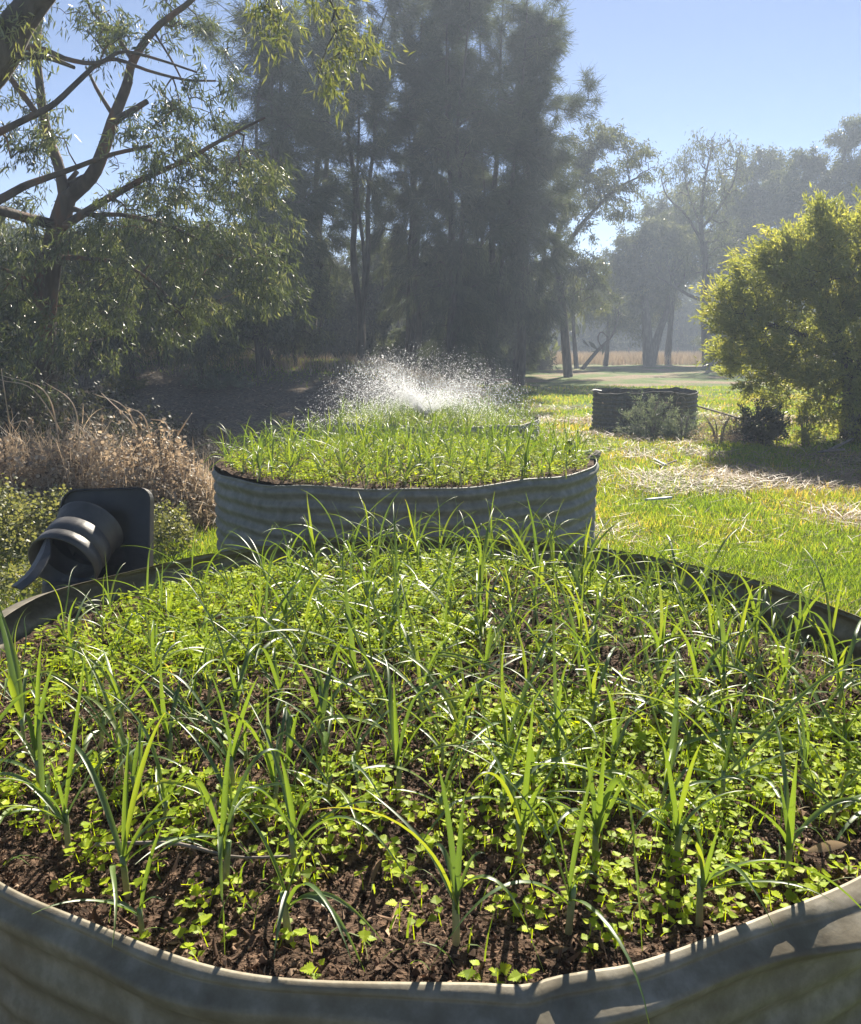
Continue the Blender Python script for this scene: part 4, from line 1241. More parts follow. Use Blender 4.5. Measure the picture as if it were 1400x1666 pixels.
tree("gum_tree", "broad rounded gum behind the half dead tree", "tree", "gum trees along the right side", b,
     [chain([b, W(1235, 500, 66), W(1230, 420, 66), W(1225, 320, 66)], .4, .08, 12)],
     px_ells([(1225, 285, 50, 34), (1255, 310, 50, 45), (1195, 335, 45, 50), (1240, 380, 60, 50), (1180, 410, 50, 45), (1230, 450, 60, 50), (1125, 330, 35, 45), (1130, 400, 40, 45)], 66), None, 460, 406, 130, 'bough', (.30, .08), .46, 'fargum', 'bark', .012, 5)
b = G(1350, 60)
tree("gum_tree", "tallest dark gum at the upper right with uneven leafy top", "tree", "gum trees along the right side", b,
     [chain([b, W(1350, 500, 60), W(1345, 400, 60), W(1365, 300, 60), W(1375, 240, 60)], .45, .08, 14)],
     px_ells([(1375, 225, 28, 26), (1320, 255, 34, 18), (1400, 260, 40, 35), (1345, 285, 45, 30), (1290, 310, 38, 35), (1380, 320, 60, 40), (1310, 360, 60, 45), (1380, 390, 60, 45), (1290, 410, 50, 50), (1440, 300, 50, 60)], 60), None, 500, 407, 130, 'bough', (.30, .075), .42, 'fargum', 'bark', .012, 5)

bushtree(1085, 64, 330, 55, 421, "rounded olive grey tree between the two stemmed gum and the half dead tree", 300, 130, 'fargum', .36, (.28, .07), "gum trees along the right side", "gum_tree", .4, .3)
bushtree(1180, 72, 330, 60, 422, "rounded olive grey tree directly behind the half dead tree", 300, 130, 'fargum', .08, (.30, .075), "gum trees along the right side", "gum_tree", .45, .3)
bushtree(985, 60, 440, 45, 423, "low rounded tree behind the leaning sapling", 160, 110, 'fargum', .45, (.26, .07), "gum trees along the right side", "gum_tree", .38, .2)
# --- yellow green wattle on the right
b = G(1392, 13.2)
tree("wattle_bush", "big rounded yellow green wattle bush at the right edge", "bush", None, b,
     [chain([b, W(1385, 640, 13.2), W(1365, 560, 13.2), W(1330, 480, 13.2), W(1300, 430, 13.2)], .16, .04, 14), chain([W(1380, 620, 13.2), W(1430, 540, 13.3), W(1450, 450, 13.4), W(1440, 380, 13.3)], .12, .04, 10),
      chain([W(1365, 570, 13.2), W(1290, 540, 13.1), W(1220, 520, 13.0)], .07, .02, 8)],
     px_ells([(1275, 460, 80, 60), (1310, 410, 60, 45), (1205, 510, 50, 50), (1225, 530, 55, 55), (1250, 580, 70, 45), (1360, 430, 80, 70), (1425, 388, 85, 45), (1330, 540, 80, 65), (1430, 480, 90, 90), (1200, 580, 32, 40), (1385, 640, 50, 75), (1370, 600, 60, 55), (1335, 655, 25, 40), (1400, 680, 40, 40), (1195, 470, 16, 22), (1385, 520, 60, 50), (1225, 640, 22, 30), (1270, 640, 30, 25), (1310, 610, 60, 30), (1440, 640, 70, 80), (1175, 505, 20, 25), (1340, 355, 30, 25), (1260, 415, 30, 22), (1215, 450, 22, 18), (1500, 420, 90, 80), (1520, 560, 100, 100)], 13.2),
     None, 1800, 408, 60, 'shoot', (.095, .022), (.09, .09, .09), 'wattle', 'bark', .004, 6, 2.0, shoot=1.35)

# --- left foreground gum
YL = 12.0
def wl(pts, Y=YL, dy=None):
    dy = dy or [0] * len(pts)
    return [W(x, y, Y + d) for (x, y), d in zip(pts, dy)]
limbs = [
    chain([G(60, YL) + [0, 0, -.1]] + wl([(70, 540), (78, 450), (92, 380), (108, 325)]), 0.203, 0.128, 16),
    chain(wl([(104, 318), (95, 268), (78, 222), (66, 150), (60, 60), (78, -40), (90, -120)], YL, [0, 0, .1, .2, .3, .4, .5]), 0.082, 0.038, 22),
    chain(wl([(112, 322), (148, 288), (168, 245), (184, 195), (206, 140), (216, 100), (255, 45), (318, -5), (350, -60)], YL, [0, -.1, -.2, -.3, -.4, -.5, -.6, -.7, -.8]), 0.101, 0.022, 26),
    chain(wl([(184, 198), (212, 182), (238, 166)], YL, [-.3, -.5, -.6]), 0.047, 0.034, 8),
    chain(wl([(-30, 335), (0, 325), (40, 303), (75, 290), (120, 274), (180, 252), (245, 238)], YL, [-1.2, -1, -.8, -.6, -.6, -.7, -.9]), 0.058, 0.022, 20),
    chain(wl([(95, 375), (140, 345), (185, 318), (240, 288), (300, 262), (360, 228), (430, 192)], YL, [0, -.2, -.4, -.6, -.8, -1, -1.2]), 0.062, 0.015, 20),
    chain(wl([(135, 290), (110, 300), (125, 280)], YL, [0, .1, .2]), 0.047, 0.030, 6),
    chain(wl([(-40, 235), (0, 215), (60, 185), (90, 168), (130, 130), (160, 104), (190, 97), (240, 115), (300, 130), (350, 132)], YL, [-2, -1.8, -1.7, -1.6, -1.5, -1.4, -1.4, -1.4, -1.4, -1.5]), 0.043, 0.011, 28),
    chain(wl([(-20, 78), (60, 78), (110, 97), (160, 103), (200, 84), (260, 98), (320, 118)], YL, [-2, -1.9, -1.8, -1.8, -1.7, -1.7, -1.7]), 0.035, 0.011, 20),
    chain(wl([(120, 340), (150, 350), (200, 350), (280, 370), (340, 400), (400, 440)], YL, [0, -.3, -.5, -.8, -1, -1.2]), 0.039, 0.011, 14),
    chain(wl([(85, 420), (130, 420), (200, 430), (260, 470), (300, 520)], YL, [0, -.4, -.6, -.8, -1]), 0.039, 0.011, 14),
    chain(wl([(75, 480), (40, 450), (10, 440), (-30, 420)], YL, [0, -.3, -.5, -.7]), 0.039, 0.015, 10),
    chain(wl([(185, 190), (160, 150), (150, 130), (140, 110)], YL, [-.3, -.2, -.1, 0]), 0.031, 0.015, 8),
    chain(wl([(250, 52), (280, 100), (300, 140), (312, 175)], YL, [-.6, -.7, -.8, -.9]), 0.016, 0.007, 8),
    chain(wl([(216, 100), (190, 60), (150, 20), (130, -40)], YL, [-.5, -.3, -.1, 0]), 0.031, 0.015, 10),
]
# leafy zones: (px, py, rx, ry, depth offset, count)
zones = [(50, 120, 55, 60, -.9, 34), (75, 195, 45, 35, -.8, 22), (110, 40, 70, 45, -.5, 26), (230, 20, 80, 40, -.4, 26), (170, 70, 70, 40, -.9, 16), (30, 220, 30, 30, -.8, 10), (20, 40, 30, 50, -.6, 16), (80, 240, 14, 26, -.5, 10),
         (300, 70, 50, 50, -.8, 12), (265, 165, 30, 25, -.7, 16), (250, 215, 55, 35, -.8, 38), (330, 210, 50, 45, -1, 30), (300, 280, 60, 40, -.9, 50), (390, 290, 55, 50, -1, 52), (230, 330, 60, 40, -.6, 50), (330, 350, 70, 45, -.8, 70),
         (420, 360, 45, 60, -1, 50), (140, 400, 80, 40, -.5, 60), (30, 370, 40, 45, -.7, 40), (250, 420, 80, 50, -.7, 80), (370, 440, 70, 60, -.9, 70), (50, 450, 60, 50, -.6, 60), (150, 480, 80, 45, -.5, 60), (60, 540, 70, 50, -.7, 50),
         (300, 500, 70, 40, -.7, 45), (20, 600, 50, 40, -.8, 24), (150, 560, 50, 35, -.4, 22), (440, 470, 40, 50, -.9, 26), (330, 130, 50, 40, -1.2, 12)]
g = rng_(900); P = []
for cx, cy, rx, ry, dz, n in zones:
    for _ in range(max(2, n // 6)):                    # hanging sprays, each a loose string of twig ends
        u = norm(g.normal(0, 1, 2)) * math.sqrt(g.random())
        q = W(cx + u[0] * rx * 1.1, cy + u[1] * ry * 1.1, YL + dz + g.normal(0, .6))
        dr_ = np.array([g.normal(0, .8), g.normal(0, .8), g.normal(-.45, .35)]); dr_ /= np.linalg.norm(dr_)
        for i_ in range(6):
            P.append(q + dr_ * (.11 * (i_ - 2.5)) + g.normal(0, .05, 3))
b = G(60, YL)
tree("gum_tree", "forked gum tree with drooping narrow leaves filling the left of the view", "tree", None, b, limbs, (), np.array(P), 0, 901, 29, 'spray', (.115, .019), (.10, .10, .08), 'euc', 'gumbark', .0045, 8, 2, .3, .88)

# --- dark leaning limb in the upper left corner, a nearer tree standing outside the frame
Y2 = 8.0
b = np.array([-5.6, Y2 + .2, float(height(-5.6, Y2 + .2))])
lm2 = [chain([b + [0, 0, -.1], b + [.05, 0, 1.5], b + [.25, -.1, 2.6], W(-90, 190, Y2), W(-10, 105, Y2), W(25, 45, Y2), W(50, 12, Y2), W(95, -40, Y2)], .24, .10, 26),
       chain([W(28, 42, Y2), W(45, 38, Y2), W(62, 18, Y2), W(80, -10, Y2)], .08, .05, 8),
       chain([W(80, -25, Y2), W(200, -70, 7.4), W(330, -75, 6.8), W(420, -60, 6.4), W(520, -45, 6.2), W(600, -30, 6.1)], .06, .012, 16),
       chain([W(-10, 110, Y2), W(20, 95, Y2), W(70, 92, Y2 - .2), W(120, 110, Y2 - .3)], .05, .015, 10)]
zones2 = [(430, 15, 40, 26, 6.4, 14), (455, 50, 20, 30, 6.4, 9), (510, -15, 50, 20, 6.2, 12), (545, 35, 22, 30, 6.2, 10), (565, 75, 26, 26, 6.2, 12), (535, 120, 22, 24, 6.2, 12), (590, 75, 14, 14, 6.1, 4), (15, 30, 30, 40, 7.8, 8), (60, 85, 40, 25, 7.7, 8)]
P = []
for cx, cy, rx, ry, Yq, n in zones2:
    for _ in range(n):
        u = norm(g.normal(0, 1, 2)) * math.sqrt(g.random()); P.append(W(cx + u[0] * rx, cy + u[1] * ry, Yq + g.normal(0, .12)))
tree("gum_tree", "near gum leaning in at the top left corner with sunlit hanging sprays of leaves", "tree", None, b, lm2, (), np.array(P), 0, 902, 13, 'spray', (.085, .015), (.06, .06, .06), 'euclit', 'bark', .0025, 8, 2, .3)

# --- thin bare stems of the left undergrowth
SAP = "thin dark saplings in the left bush"
saps = [(150, 24), (190, 27), (225, 25), (262, 23), (285, 26), (312, 25), (335, 28), (372, 27), (400, 29), (455, 27), (480, 30), (508, 28)]
for k, (px, Y) in enumerate(saps):
    g = rng_(950 + k); b = G(px, Y); h = g.uniform(3.2, 4.6); l_ = g.normal(0, .5)
    ch = [chain([b + [0, 0, -.1], b + [l_ * .2, 0, h * .3], b + [l_ * .7 + g.normal(0, .1), 0, h * .65], b + [l_, 0, h]], g.uniform(.05, .085), .02, 9)]
    if g.random() < .7:
        ch.append(chain([b + [.03, 0, .1], b + [-l_ * .3 + .25, 0, h * .35], b + [-l_ * .6 + .5, .1, h * .8]], .045, .015, 8))
    e = [(b[0] + l_ + g.normal(0, .3), b[1], b[2] + h * .8, 1.0, .9, h * .25), (b[0] + g.normal(0, .5), b[1], b[2] + h * .55, .8, .8, h * .15)]
    tree("sapling", "thin dark sapling in the shaded left bush, %s from the left" % ["first", "second", "third", "fourth", "fifth", "sixth", "seventh", "eighth", "ninth", "tenth", "eleventh", "twelfth"][k],
         "sapling", SAP, b, ch, e, None, 46, 960 + k, 36, 'hang', (.16, .03), .28, 'euc', 'bark', .006, 5)

# ------------------------------------------------------------------ old corrugated bed and shrubs on the right
def old_bed():
    Y = 15.2; c = G(1051, Y); Rw = 80 / F * 15.3; hgt = .70
    root = empty("garden_bed", c)
    tag(root, "old dark corrugated bed with ragged holed top edge, out in the grass to the right", "garden bed")
    nth = 160; th = np.linspace(-np.pi, np.pi, nth, endpoint=False)
    g = rng_(61)
    jag = .025 * (fbm(th * 6, th * 0, 3, 3) - .5) * 2 + .02 * np.sin(3 * th)
    ss = np.linspace(0, hgt + .1, 70); prof = []
    for s in ss:
        r = Rw * (1 + .03 * np.sin(2 * th + 1)) + .011 * np.sin(2 * np.pi * s / .0775)
        prof.append(np.stack([r * np.cos(th), r * np.sin(th), hgt + jag * max(0, 1 - s / .3) - s], -1))
    A = np.array(prof); rad = np.stack([np.cos(th), np.sin(th), 0 * th], -1)
    A2 = np.concatenate([(A - rad * .004)[::-1], A]); i = np.arange(nth); j = (i + 1) % nth
    f = np.concatenate([np.stack([k * nth + i, k * nth + j, (k + 1) * nth + j, (k + 1) * nth + i], -1) for k in range(len(A2) - 1)])
    # rust holes near the top, cut through both sheets
    cent = A2.reshape(-1, 3)[f].mean(1); a = np.arctan2(cent[:, 1], cent[:, 0]); hole = np.zeros(len(f), bool)
    for ha, hz, wa, wz in ((-2.55, .60, .05, .012), (-2.05, .565, .07, .012), (-1.62, .545, .05, .012), (-1.40, .54, .06, .010), (-1.12, .535, .06, .010), (-2.7, .50, .03, .012)):
        hole |= ((a - ha) / wa) ** 2 + ((cent[:, 2] - hz) / wz) ** 2 < 1
    f = f[~hole]
    link("wall", make_mesh("wall", A2.reshape(-1, 3), f[:, ::-1], M['iron_old'], None, True), None, root)
    rs = np.linspace(.01, Rw - .03, 12)
    V = np.concatenate([np.stack([r * np.cos(th), r * np.sin(th), .42 + .05 * np.sin(5 * th + r * 9)], -1) for r in rs])
    f = np.concatenate([np.stack([k * nth + i, k * nth + j, (k + 1) * nth + j, (k + 1) * nth + i], -1) for k in range(11)])
    link("soil", make_mesh("soil", V, f, M['soil'], None, True), None, root)
    # a torn flap curling off the left of the rim and wire hoops on the right
    P = spline([(-Rw + .1, -.1, hgt), (-Rw - .06, -.12, hgt + .015), (-Rw - .17, -.12, hgt - .06)], 10)
    mb = MB(); s = np.array([.02, .09, .0]); th_ = np.array([0, 0, .006])
    V = np.stack([P - s, P + s, P + s + th_, P - s + th_], 1).reshape(-1, 3)
    k = (np.arange(9) * 4)[:, None]; e = np.arange(4)[None]
    mb.add(V, np.stack([k + e, k + (e + 1) % 4, k + 4 + (e + 1) % 4, k + 4 + e], -1).reshape(-1, 4)); mb.build("torn_flap", M['iron_old'], root)
    for q, (cx, cz, rr_) in enumerate(((.28, .60, .11), (.42, .52, .12), (.52, .38, .09))):
        y = -math.sqrt(Rw ** 2 - cx ** 2) - .03
        a = np.linspace(.4, 4.6, 22); P = np.stack([cx + rr_ * np.cos(a) * .7, np.full(22, y) + .02 * np.sin(a), cz + rr_ * np.sin(a)], -1)
        mb = MB(); v, f = tube(P, .008, 6); mb.add(v, f); mb.build("wire_hoop", M['deadwood'], root, True)
old_bed()

def shrub(name, label, cat, px, Y, hpx, wpx, mat, seed, n=70, per=40, leaf=(.05, .014), style='shoot', spread=.06, top=None, group=None, r=.012, stems=9):
    b = G(px, Y); g = rng_(seed); s = Y / F; wd = wpx * s; h = hpx * s
    ch = []
    for q in range(stems):
        a = g.uniform(0, 6.28); t = b + [math.cos(a) * wd * g.uniform(.2, .75), math.sin(a) * wd * .6 * g.uniform(.2, .9), h * g.uniform(.5, .95)]
        ch.append(chain([b + [math.cos(a) * .03, math.sin(a) * .03, -.03], (b + t) / 2 + [0, 0, h * .12], t], r, r * .4, 6))
    pts = np.array([[b[0], b[1], b[2]]]) + g.normal(0, 1, (n, 3)) * 0
    u = norm(g.normal(0, 1, (n, 3))) * (g.random(n) ** .45)[:, None]
    pts = np.stack([b[0] + u[:, 0] * wd, b[1] + u[:, 1] * wd * .8, b[2] + np.abs(u[:, 2]) * h * g.uniform(.7, 1.1, n) + .03], -1)
    root = tree(name, label, cat, group, b, ch, (), pts, 0, seed, per, style, leaf, spread, mat, 'deadwood', .003, 5, 2, .3, shoot=.55)
    for c in root.children:
        c.name = {"trunk": "stems", "crown": "leaves"}.get(c.name.split(".")[0], c.name)
    return root
shrub("shrub", "low grey green shrub with upright shoots in front of the old corrugated bed", "shrub", 1062, 13.6, 70, 52, 'greyshrub', 501, 120, 34)
shrub("shrub", "small grey green shrub at the right end of the old corrugated bed", "shrub", 1118, 13.4, 42, 34, 'greyshrub', 502, 60, 30)
shrub("shrub", "dark dense low shrub between the old bed and the wattle", "shrub", 1240, 12.9, 62, 40, 'darkshrub', 503, 110, 60, (.06, .02))
shrub("shrub", "small green shrub at the foot of the wattle bush", "shrub", 1318, 13.0, 52, 22, 'wattle', 504, 40, 34, (.07, .02))
shrub("shrub", "sparse brown weed clump beside the dark dense shrub", "shrub", 1178, 12.6, 50, 44, 'deadweed', 505, 90, 22, (.05, .008))
shrub("shrub", "pale dry bush lit by the sun on the bank left of the sheoaks", "shrub", 352, 21, 26, 55, 'greyshrub', 506, 120, 36, (.07, .014))
shrub("shrub", "small olive bush on the sunlit bank under the left bush", "shrub", 200, 20, 28, 40, 'weed', 507, 80, 36, (.07, .02))

def rail():
    a = W(1131, 660, 15.0); b_ = W(1212, 684, 13.2)
    mb = MB(); v, f = tube(spline([a, (a + b_) / 2 + [0, 0, .005], b_], 8), [.016] * 8, 7); mb.add(v, f)
    o = mb.build("fallen_rail", M['deadwood'], None, True)
    tag(o, "thin grey rail leaning from the old corrugated bed towards the dark shrub", "rail")
rail()
def stick(pa, pb, r, label, mat='deadwood', name="stick", cat="stick"):
    a = Z(*pa, 0.0); a[2] = height(a[0], a[1]) + .05; b_ = Z(*pb, 0.0); b_[2] = height(b_[0], b_[1]) + .07
    mb = MB(); v, f = tube(spline([a, (a + b_) / 2, b_], 8), [r] * 8, 7); mb.add(v, f)
    tag(mb.build(name, M[mat], None, True), label, cat)
stick((1048, 823), (1092, 822), .012, "pale straight pipe offcut lying in the bright grass right of middle bed", 'pipe_white', "pipe_offcut", "pipe offcut")
stick((1063, 752), (1082, 766), .014, "bluish pale stick lying in straw, the upper of the loose sticks", 'pipe_white')
stick((1072, 766), (1100, 756), .010, "thin grey stick crossing the bluish pale one in the straw")
stick((1345, 740), (1385, 722), .02, "grey branch piece on the straw below the wattle, leaning right")
stick((1330, 742), (1372, 738), .016, "second grey branch piece on the straw below the wattle")

# fence posts across the far field
for k, px in enumerate((905, 985, 1022, 1100, 1128)):
    b = G(px, 76); mb = MB(); g = rng_(px)
    v, f = tube([b + [0, 0, -.1], b + [g.normal(0, .05), 0, .6], b + [g.normal(0, .06), 0, 1.2]], [.075, .07, .065], 7); mb.add(v, f)
    tag(mb.build("fence_post", M['deadwood'], None, True), "thin grey fence post in the dry far field, %s from the left" % ["first", "second", "third", "fourth", "fifth"][k], "fence post", "fence posts across the dry field")

# ------------------------------------------------------------------ grass, straw, dead weeds
def blades(name, label, mat, x, y, z, L, wd, g, droop=(.2, 1.3), e0=(.9, 1.5), tint=(.45, .2), az=None, cat="grass", seg=4):
    N = len(x); s = np.linspace(0, 1, seg + 1)
    az = g.uniform(0, 6.28, N) if az is None else az
    dr = g.uniform(*droop, N); e = g.uniform(*e0, N)
    el = e[:, None] - dr[:, None] * s[None] ** 1.3
    d = np.stack([np.cos(az)[:, None] * np.cos(el), np.sin(az)[:, None] * np.cos(el), np.sin(el)], -1)
    P = np.cumsum(np.concatenate([np.zeros((N, 1, 3)), d[:, :-1]], 1) * (L / seg)[:, None, None], 1) + np.stack([x, y, z - .01], -1)[:, None]
    a2 = az + g.normal(0, .5, N)
    side = np.stack([-np.sin(a2), np.cos(a2), g.normal(0, .2, N)], -1)
    ww = wd[:, None] * np.clip(1.02 - s ** 2, .08, 1)[None]
    A = P + side[:, None] * ww[..., None] * .5; B = P - side[:, None] * ww[..., None] * .5
    V = np.stack([A, B], 2).reshape(-1, 3)
    m = 2 * (seg + 1)
    k = (np.arange(N) * m)[:, None] + (np.arange(seg) * 2)[None]
    f = np.stack([k, k + 1, k + 3, k + 2], -1).reshape(-1, 4)
    t = tint if isinstance(tint, np.ndarray) else np.clip(g.normal(tint[0], tint[1], N), 0, 1)
    o = link(name, make_mesh(name, V, f, M[mat], np.repeat(t, m)))
    return tag(o, label, cat, kind="stuff")

def out_of_beds(x, y):
    k = np.ones(len(x), bool)
    for b in BEDS.values(): k &= np.hypot(x - b['c'][0], y - b['c'][1]) > b['R'] + .03
    k &= np.hypot(x + 1.25, y - 3.0) > .3
    c = G(1051, 15.2); k &= np.hypot(x - c[0], y - c[1]) > .95
    return k

def straw_mask(x, y):
    m = .285 + .42 * fbm(x * .55 + 3, y * .55, 61, 3) + .10 * (fbm(x * 2.1, y * 2.1, 62, 2) - .5)
    for cx, cy, rx, ry, a in ((4.6, 9.3, 1.9, .8, .115), (2.9, 11.3, .9, .7, .09), (3.6, 6.9, .8, .7, .13), (6.0, 8.2, 1.2, 1.0, .14), (2.9, 8.6, .5, .5, .07), (2.0, 5.6, 1.0, .9, -.14), (3.0, 14.5, 1.5, .8, -.08)):
        m = m + a * np.exp(-((x - cx) / rx) ** 2 - ((y - cy) / ry) ** 2)
    return m

def wedge(N, y0, y1, g, pw=1.0):
    u = g.random(N) ** pw
    y = y0 * (y1 / y0) ** u
    x = y * g.uniform(-.60, .60, N) + np.where(g.random(N) < .3, g.uniform(-2.2, 2.2, N), 0)
    return x, y

g = rng_(70)
x, y = wedge(600000, 1.6, 30, g)
lit_ = litter(x, y); sm = straw_mask(x, y)
k = out_of_beds(x, y) & (g.random(len(x)) < (1 - lit_)) & ((x > -.4) | (y < 8.4) | (y > 20))
k &= (g.random(len(x)) < 1 - .85 * sstep(.49, .58, sm) * sstep(4.2, 6, y))
x, y, sm = x[k], y[k], sm[k]; N = len(x)
L = g.uniform(.035, .115, N) * (1 + .5 * sstep(5.5, 3.5, y)) * (.35 + 1.3 * fbm(x * 1.5, y * 1.5, 66, 3))
t = np.clip(g.normal(.48, .22, N) + .45 * sstep(.42, .56, sm) * g.random(N) + .7 * (fbm(x * .8, y * .8, 67, 3) - .5), 0, 1)
blades("lawn_grass", "bright green and yellow grass growing round the beds and across the paddock", 'grass', x, y, height(x, y), L, .0022 + .0008 * y, g, tint=t)

x, y = wedge(150000, 3, 20, g)
sm = straw_mask(x, y); k = out_of_beds(x, y) & (x > 1.0) & (g.random(len(x)) < sstep(.47, .57, sm) * sstep(4.2, 6.0, y) * .8 + .05)
x, y = x[k], y[k]; N = len(x)
blades("straw", "flattened pale straw lying in patches over the right hand grass", 'straw', x, y, height(x, y) + g.uniform(.01, .07, N), g.uniform(.08, .28, N), .0018 + .0008 * y, g, (-.2, .6), (-.1, .45), (.36, .24), cat="straw")

# far dry field
x = g.uniform(2, 50, 30000); y = g.uniform(62, 90, 30000); k = (x / y < .55)
x, y = x[k], y[k]; N = len(x)
blades("dry_field", "pale dry grass field beyond the gum trunks", 'straw', x, y, height(x, y), g.uniform(.5, 1.0, N), np.full(N, .06), g, (.1, .6), (1.1, 1.5), (.65, .2), cat="dry grass", seg=2)

# grass and dry tufts on the bank at the left
x = g.uniform(-12, 1.5, 26000); y = g.uniform(18.5, 30, 26000)
k = g.random(len(x)) < (1 - litter(x, y)) * sstep(.42, .58, fbm(x * .4, y * .4, 93, 3))
x, y = x[k], y[k]; N = len(x)
blades("bank_grass", "pale dry grass tufts on the bank below the left bush", 'straw', x, y, height(x, y), g.uniform(.15, .45, N), np.full(N, .018), g, (.1, 1.0), (.9, 1.5), (.45, .25), cat="dry grass", seg=3)

# leaf litter and fallen twigs under the trees
x, y = wedge(60000, 6, 28, g)
k = out_of_beds(x, y) & (g.random(len(x)) < litter(x, y) * .9); x, y = x[k], y[k]; N = len(x)
blades("leaf_litter", "brown fallen leaves and twigs on the shaded ground at left", 'deadweed', x, y, height(x, y) + g.uniform(.005, .03, N), g.uniform(.06, .22, N), .003 + .0012 * y * g.uniform(.4, 1.2, N), g, (-.3, .4), (-.1, .35), (.3, .22), cat="leaf litter", seg=2)

# the heap of dead weeds at left, with green weeds at its foot
def thicket(label, blobs, N, mat, Lr, wd, seed, name, tint, dr=(.3, 2.2), cat="weeds", e0=(.4, 1.5)):
    g = rng_(seed); xs, ys, zs = [], [], []
    tot = sum(b[3] * b[4] for b in blobs)
    for cx, cy, hh, rx, ry in blobs:
        n = int(N * rx * ry / tot)
        u = norm(g.normal(0, 1, (n, 2))) * np.sqrt(g.random(n))[:, None]
        xx = cx + u[:, 0] * rx; yy = cy + u[:, 1] * ry
        top = hh * (1 - (u ** 2).sum(1)) ** .6 * (.45 + 1.1 * fbm(xx * 4.5, yy * 4.5, seed, 3))
        xs.append(xx); ys.append(yy); zs.append(height(xx, yy) + top * g.random(n) ** .6)
    x = np.concatenate(xs); y = np.concatenate(ys); z = np.concatenate(zs); n = len(x)
    return blades(name, label, mat, x, y, z, g.uniform(*Lr, n), np.full(n, wd), g, dr, e0, tint, None, cat, 4)
def bxy(px, Y): q = G(px, Y); return q[0], q[1]
bl = [(*bxy(60, 6.9), .66, .85, .7), (*bxy(185, 6.8),   .80, .68, .6), (*bxy(255, 6.8), .64, .46, .5), (*bxy(-60, 7.0), .6, .7, .7), (*bxy(318, 7.0), .34, .26, .4)]
thicket("tangled heap of pinkish brown dead weed stems left of the middle bed", bl, 22000, 'deadweed', (.07, .30), .0065, 601, "dead_weeds", (.66, .24), (-.8, 2.4), 'weeds', (-.4, 1.4))
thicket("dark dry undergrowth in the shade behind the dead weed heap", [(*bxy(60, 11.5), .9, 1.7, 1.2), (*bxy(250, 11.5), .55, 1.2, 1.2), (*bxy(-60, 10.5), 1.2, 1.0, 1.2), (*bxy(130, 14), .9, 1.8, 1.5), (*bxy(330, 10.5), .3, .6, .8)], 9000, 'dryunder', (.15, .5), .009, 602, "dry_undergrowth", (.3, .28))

def weed_leaves(label, blobs, N, seed, mat='weed', size=.024, name="green_weeds"):
    g = rng_(seed); P = []
    tot = sum(b[3] * b[4] for b in blobs)
    for cx, cy, hh, rx, ry in blobs:
        n = int(N * rx * ry / tot)
        u = norm(g.normal(0, 1, (n, 2))) * np.sqrt(g.random(n))[:, None]
        xx = cx + u[:, 0] * rx; yy = cy + u[:, 1] * ry
        top = hh * (1 - (u ** 2).sum(1)) ** .5 * (.35 + 1.3 * fbm(xx * 5, yy * 5, seed, 3))
        P.append(np.stack([xx, yy, height(xx, yy) + top * g.random(n) ** .5], -1))
    P = np.concatenate(P); n = len(P)
    tv = np.array([(0, 0, 0), (.42, .2, .06), (.5, .55, .08), (.2, .9, .02), (0, 1, -.02), (-.2, .9, .02), (-.5, .55, .08), (-.42, .2, .06)], float)
    tf = np.array([[0, 1, 2], [0, 2, 6], [0, 6, 7], [2, 3, 5], [2, 5, 6], [3, 4, 5]])
    d = g.normal(0, 1, (n, 3)) + [0, 0, .2]
    Fm = frames(d, np.array([0, 0, 1.0]) + g.normal(0, .6, (n, 3))) * (size * g.uniform(.5, 1.3, n))[:, None, None]
    v, f = inst(tv, tf, Fm, P)
    o = link(name, make_mesh(name, v, f, M[mat], np.repeat(np.clip(g.normal(.5, .25, n), 0, 1), 8)))
    tag(o, label, "weeds", kind="stuff")
weed_leaves("leafy green weeds at the left edge behind the plastic bin", [(*bxy(10, 5.7), .50, .48, .6), (*bxy(85, 6.1), .38, .36, .4), (*bxy(-60, 5.7), .5, .5, .6), (*bxy(35, 4.8), .22, .36, .5)], 11000, 603)
weed_leaves("green weeds between the plastic bin and the middle bed", [(*bxy(250, 5.9), .40, .22, .3), (*bxy(268, 4.4), .24, .14, .2)], 2400, 604)

weed_leaves("shrivelled brown leaves and seed husks caught in the dead weed heap", bl, 20000, 605, 'deadweed', .030, "seed_husks")
weed_leaves("shaded dark green weeds at the foot of the left bush", [(*bxy(90, 11.2), .9, 1.2, 1.0), (*bxy(230, 12), .6, 1.2, 1.0), (*bxy(-20, 10.6), 1.0, .9, 1.0), (*bxy(160, 13), 1.0, 1.5, 1.0), (*bxy(20, 12), 1.6, 1.2, 1.2)], 12000, 606, 'darkshrub', .05, "shaded_weeds")
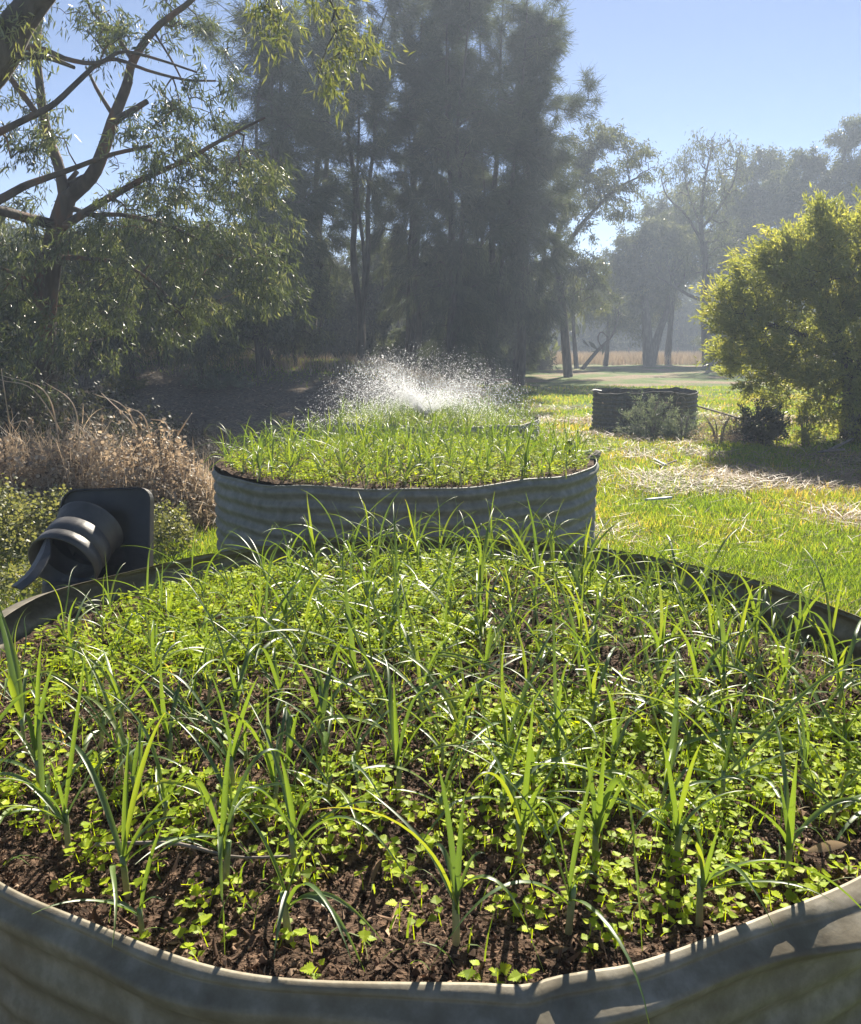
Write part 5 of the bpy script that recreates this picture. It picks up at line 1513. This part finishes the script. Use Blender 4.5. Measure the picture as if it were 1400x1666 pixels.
# dried seed spikes and arching canes standing out of the heap
SPK = "dried seed spikes standing out of the weed heap"
for k, (px, py, tpy) in enumerate(((12, 790, 715), (50, 770, 680), (105, 760, 682), (125, 770, 712), (165, 740, 680), (222, 740, 676), (262, 745, 700), (286, 745, 702))):
    Y = 6.7; b = W(px, py, Y); t = W(px + (k % 3 - 1) * 5, tpy, Y); g = rng_(700 + k)
    root = empty("dried_weed_stalk", b)
    tag(root, "dried brown seed spike on the weed heap, %s from the left" % ["first", "second", "third", "fourth", "fifth", "sixth", "seventh", "eighth"][k], "weed stalk", SPK)
    P = spline([np.zeros(3) - [0, 0, .15], (t - b) * .5 + g.normal(0, .015, 3), t - b], 10)
    mb = MB(); v, f = tube(P, np.linspace(.005, .002, 10), 5); mb.add(v, f, .6); mb.build("stem", M['deadweed'], root)
    n = 150; u = g.random(n) ** .8; q = np.stack([np.interp(u, np.linspace(0, 1, 10), P[:, c]) for c in range(3)], -1)
    tier = np.round(u * 9) / 9; q[:, 2] += (tier - u) * .02
    d = g.normal(0, 1, (n, 3)); v, f = inst(np.array([(0, 0, 0), (.5, .5, 0), (0, 1, .2), (-.5, .5, 0)]), np.array([[0, 1, 2, 3]]), frames(d, g.normal(0, 1, (n, 3))) * g.uniform(.013, .030, n)[:, None, None], q)
    mb = MB(); mb.add(v, f, np.repeat(np.clip(g.normal(.35, .2, n), 0, 1), 4)); mb.build("seed_head", M['deadweed'], root)
canes = [[(240, 740), (215, 690), (165, 640)], [(232, 735), (205, 665), (150, 640)], [(250, 745), (235, 680), (205, 662)], [(270, 740), (300, 690), (312, 672)], [(280, 735), (270, 690), (245, 682)],
         [(60, 770), (45, 690), (18, 690), (30, 670)], [(100, 740), (75, 640), (0, 610)], [(125, 750), (60, 640), (0, 618)], [(170, 735), (120, 690), (80, 690)], [(130, 745), (120, 660), (70, 620)], [(20, 720), (8, 640), (2, 600)]]
for k, c in enumerate(canes):
    g = rng_(720 + k); Y = 7.0 + .1 * k
    P = spline([W(x, y, Y + g.normal(0, .1)) for x, y in c], 14)
    mb = MB(); v, f = tube(P, np.linspace(.008, .0032, 14), 5); mb.add(v, f, .9)
    tag(mb.build("dry_cane", M['deadweed'], None, True), "pale arching dry cane above the dead weed heap", "dry cane", "dry canes arching out of the weed heap")

# ------------------------------------------------------------------ hazy moist air
def haze():
    m, n, out = new_mat("haze")
    v = n.nodes.new("ShaderNodeVolumePrincipled")
    v.inputs["Color"].default_value = (.68, .80, 1.0, 1)
    v.inputs["Density"].default_value = HAZE_DENSITY
    v.inputs["Anisotropy"].default_value = HAZE_ANISO
    n.links.new(v.outputs[0], out.inputs["Volume"])
    x0, x1, y0, y1, z0, z1 = -430, 430, -30, 490, -1.6, 24
    V = np.array([(x0, y0, z0), (x1, y0, z0), (x1, y1, z0), (x0, y1, z0), (x0, y0, z1), (x1, y0, z1), (x1, y1, z1), (x0, y1, z1)])
    f = np.array([(3, 2, 1, 0), (4, 5, 6, 7), (0, 1, 5, 4), (1, 2, 6, 5), (2, 3, 7, 6), (3, 0, 4, 7)])
    o = link("haze", make_mesh("haze", V, f, m))
    tag(o, "thin bright haze in the air", "haze", kind="stuff")
haze()
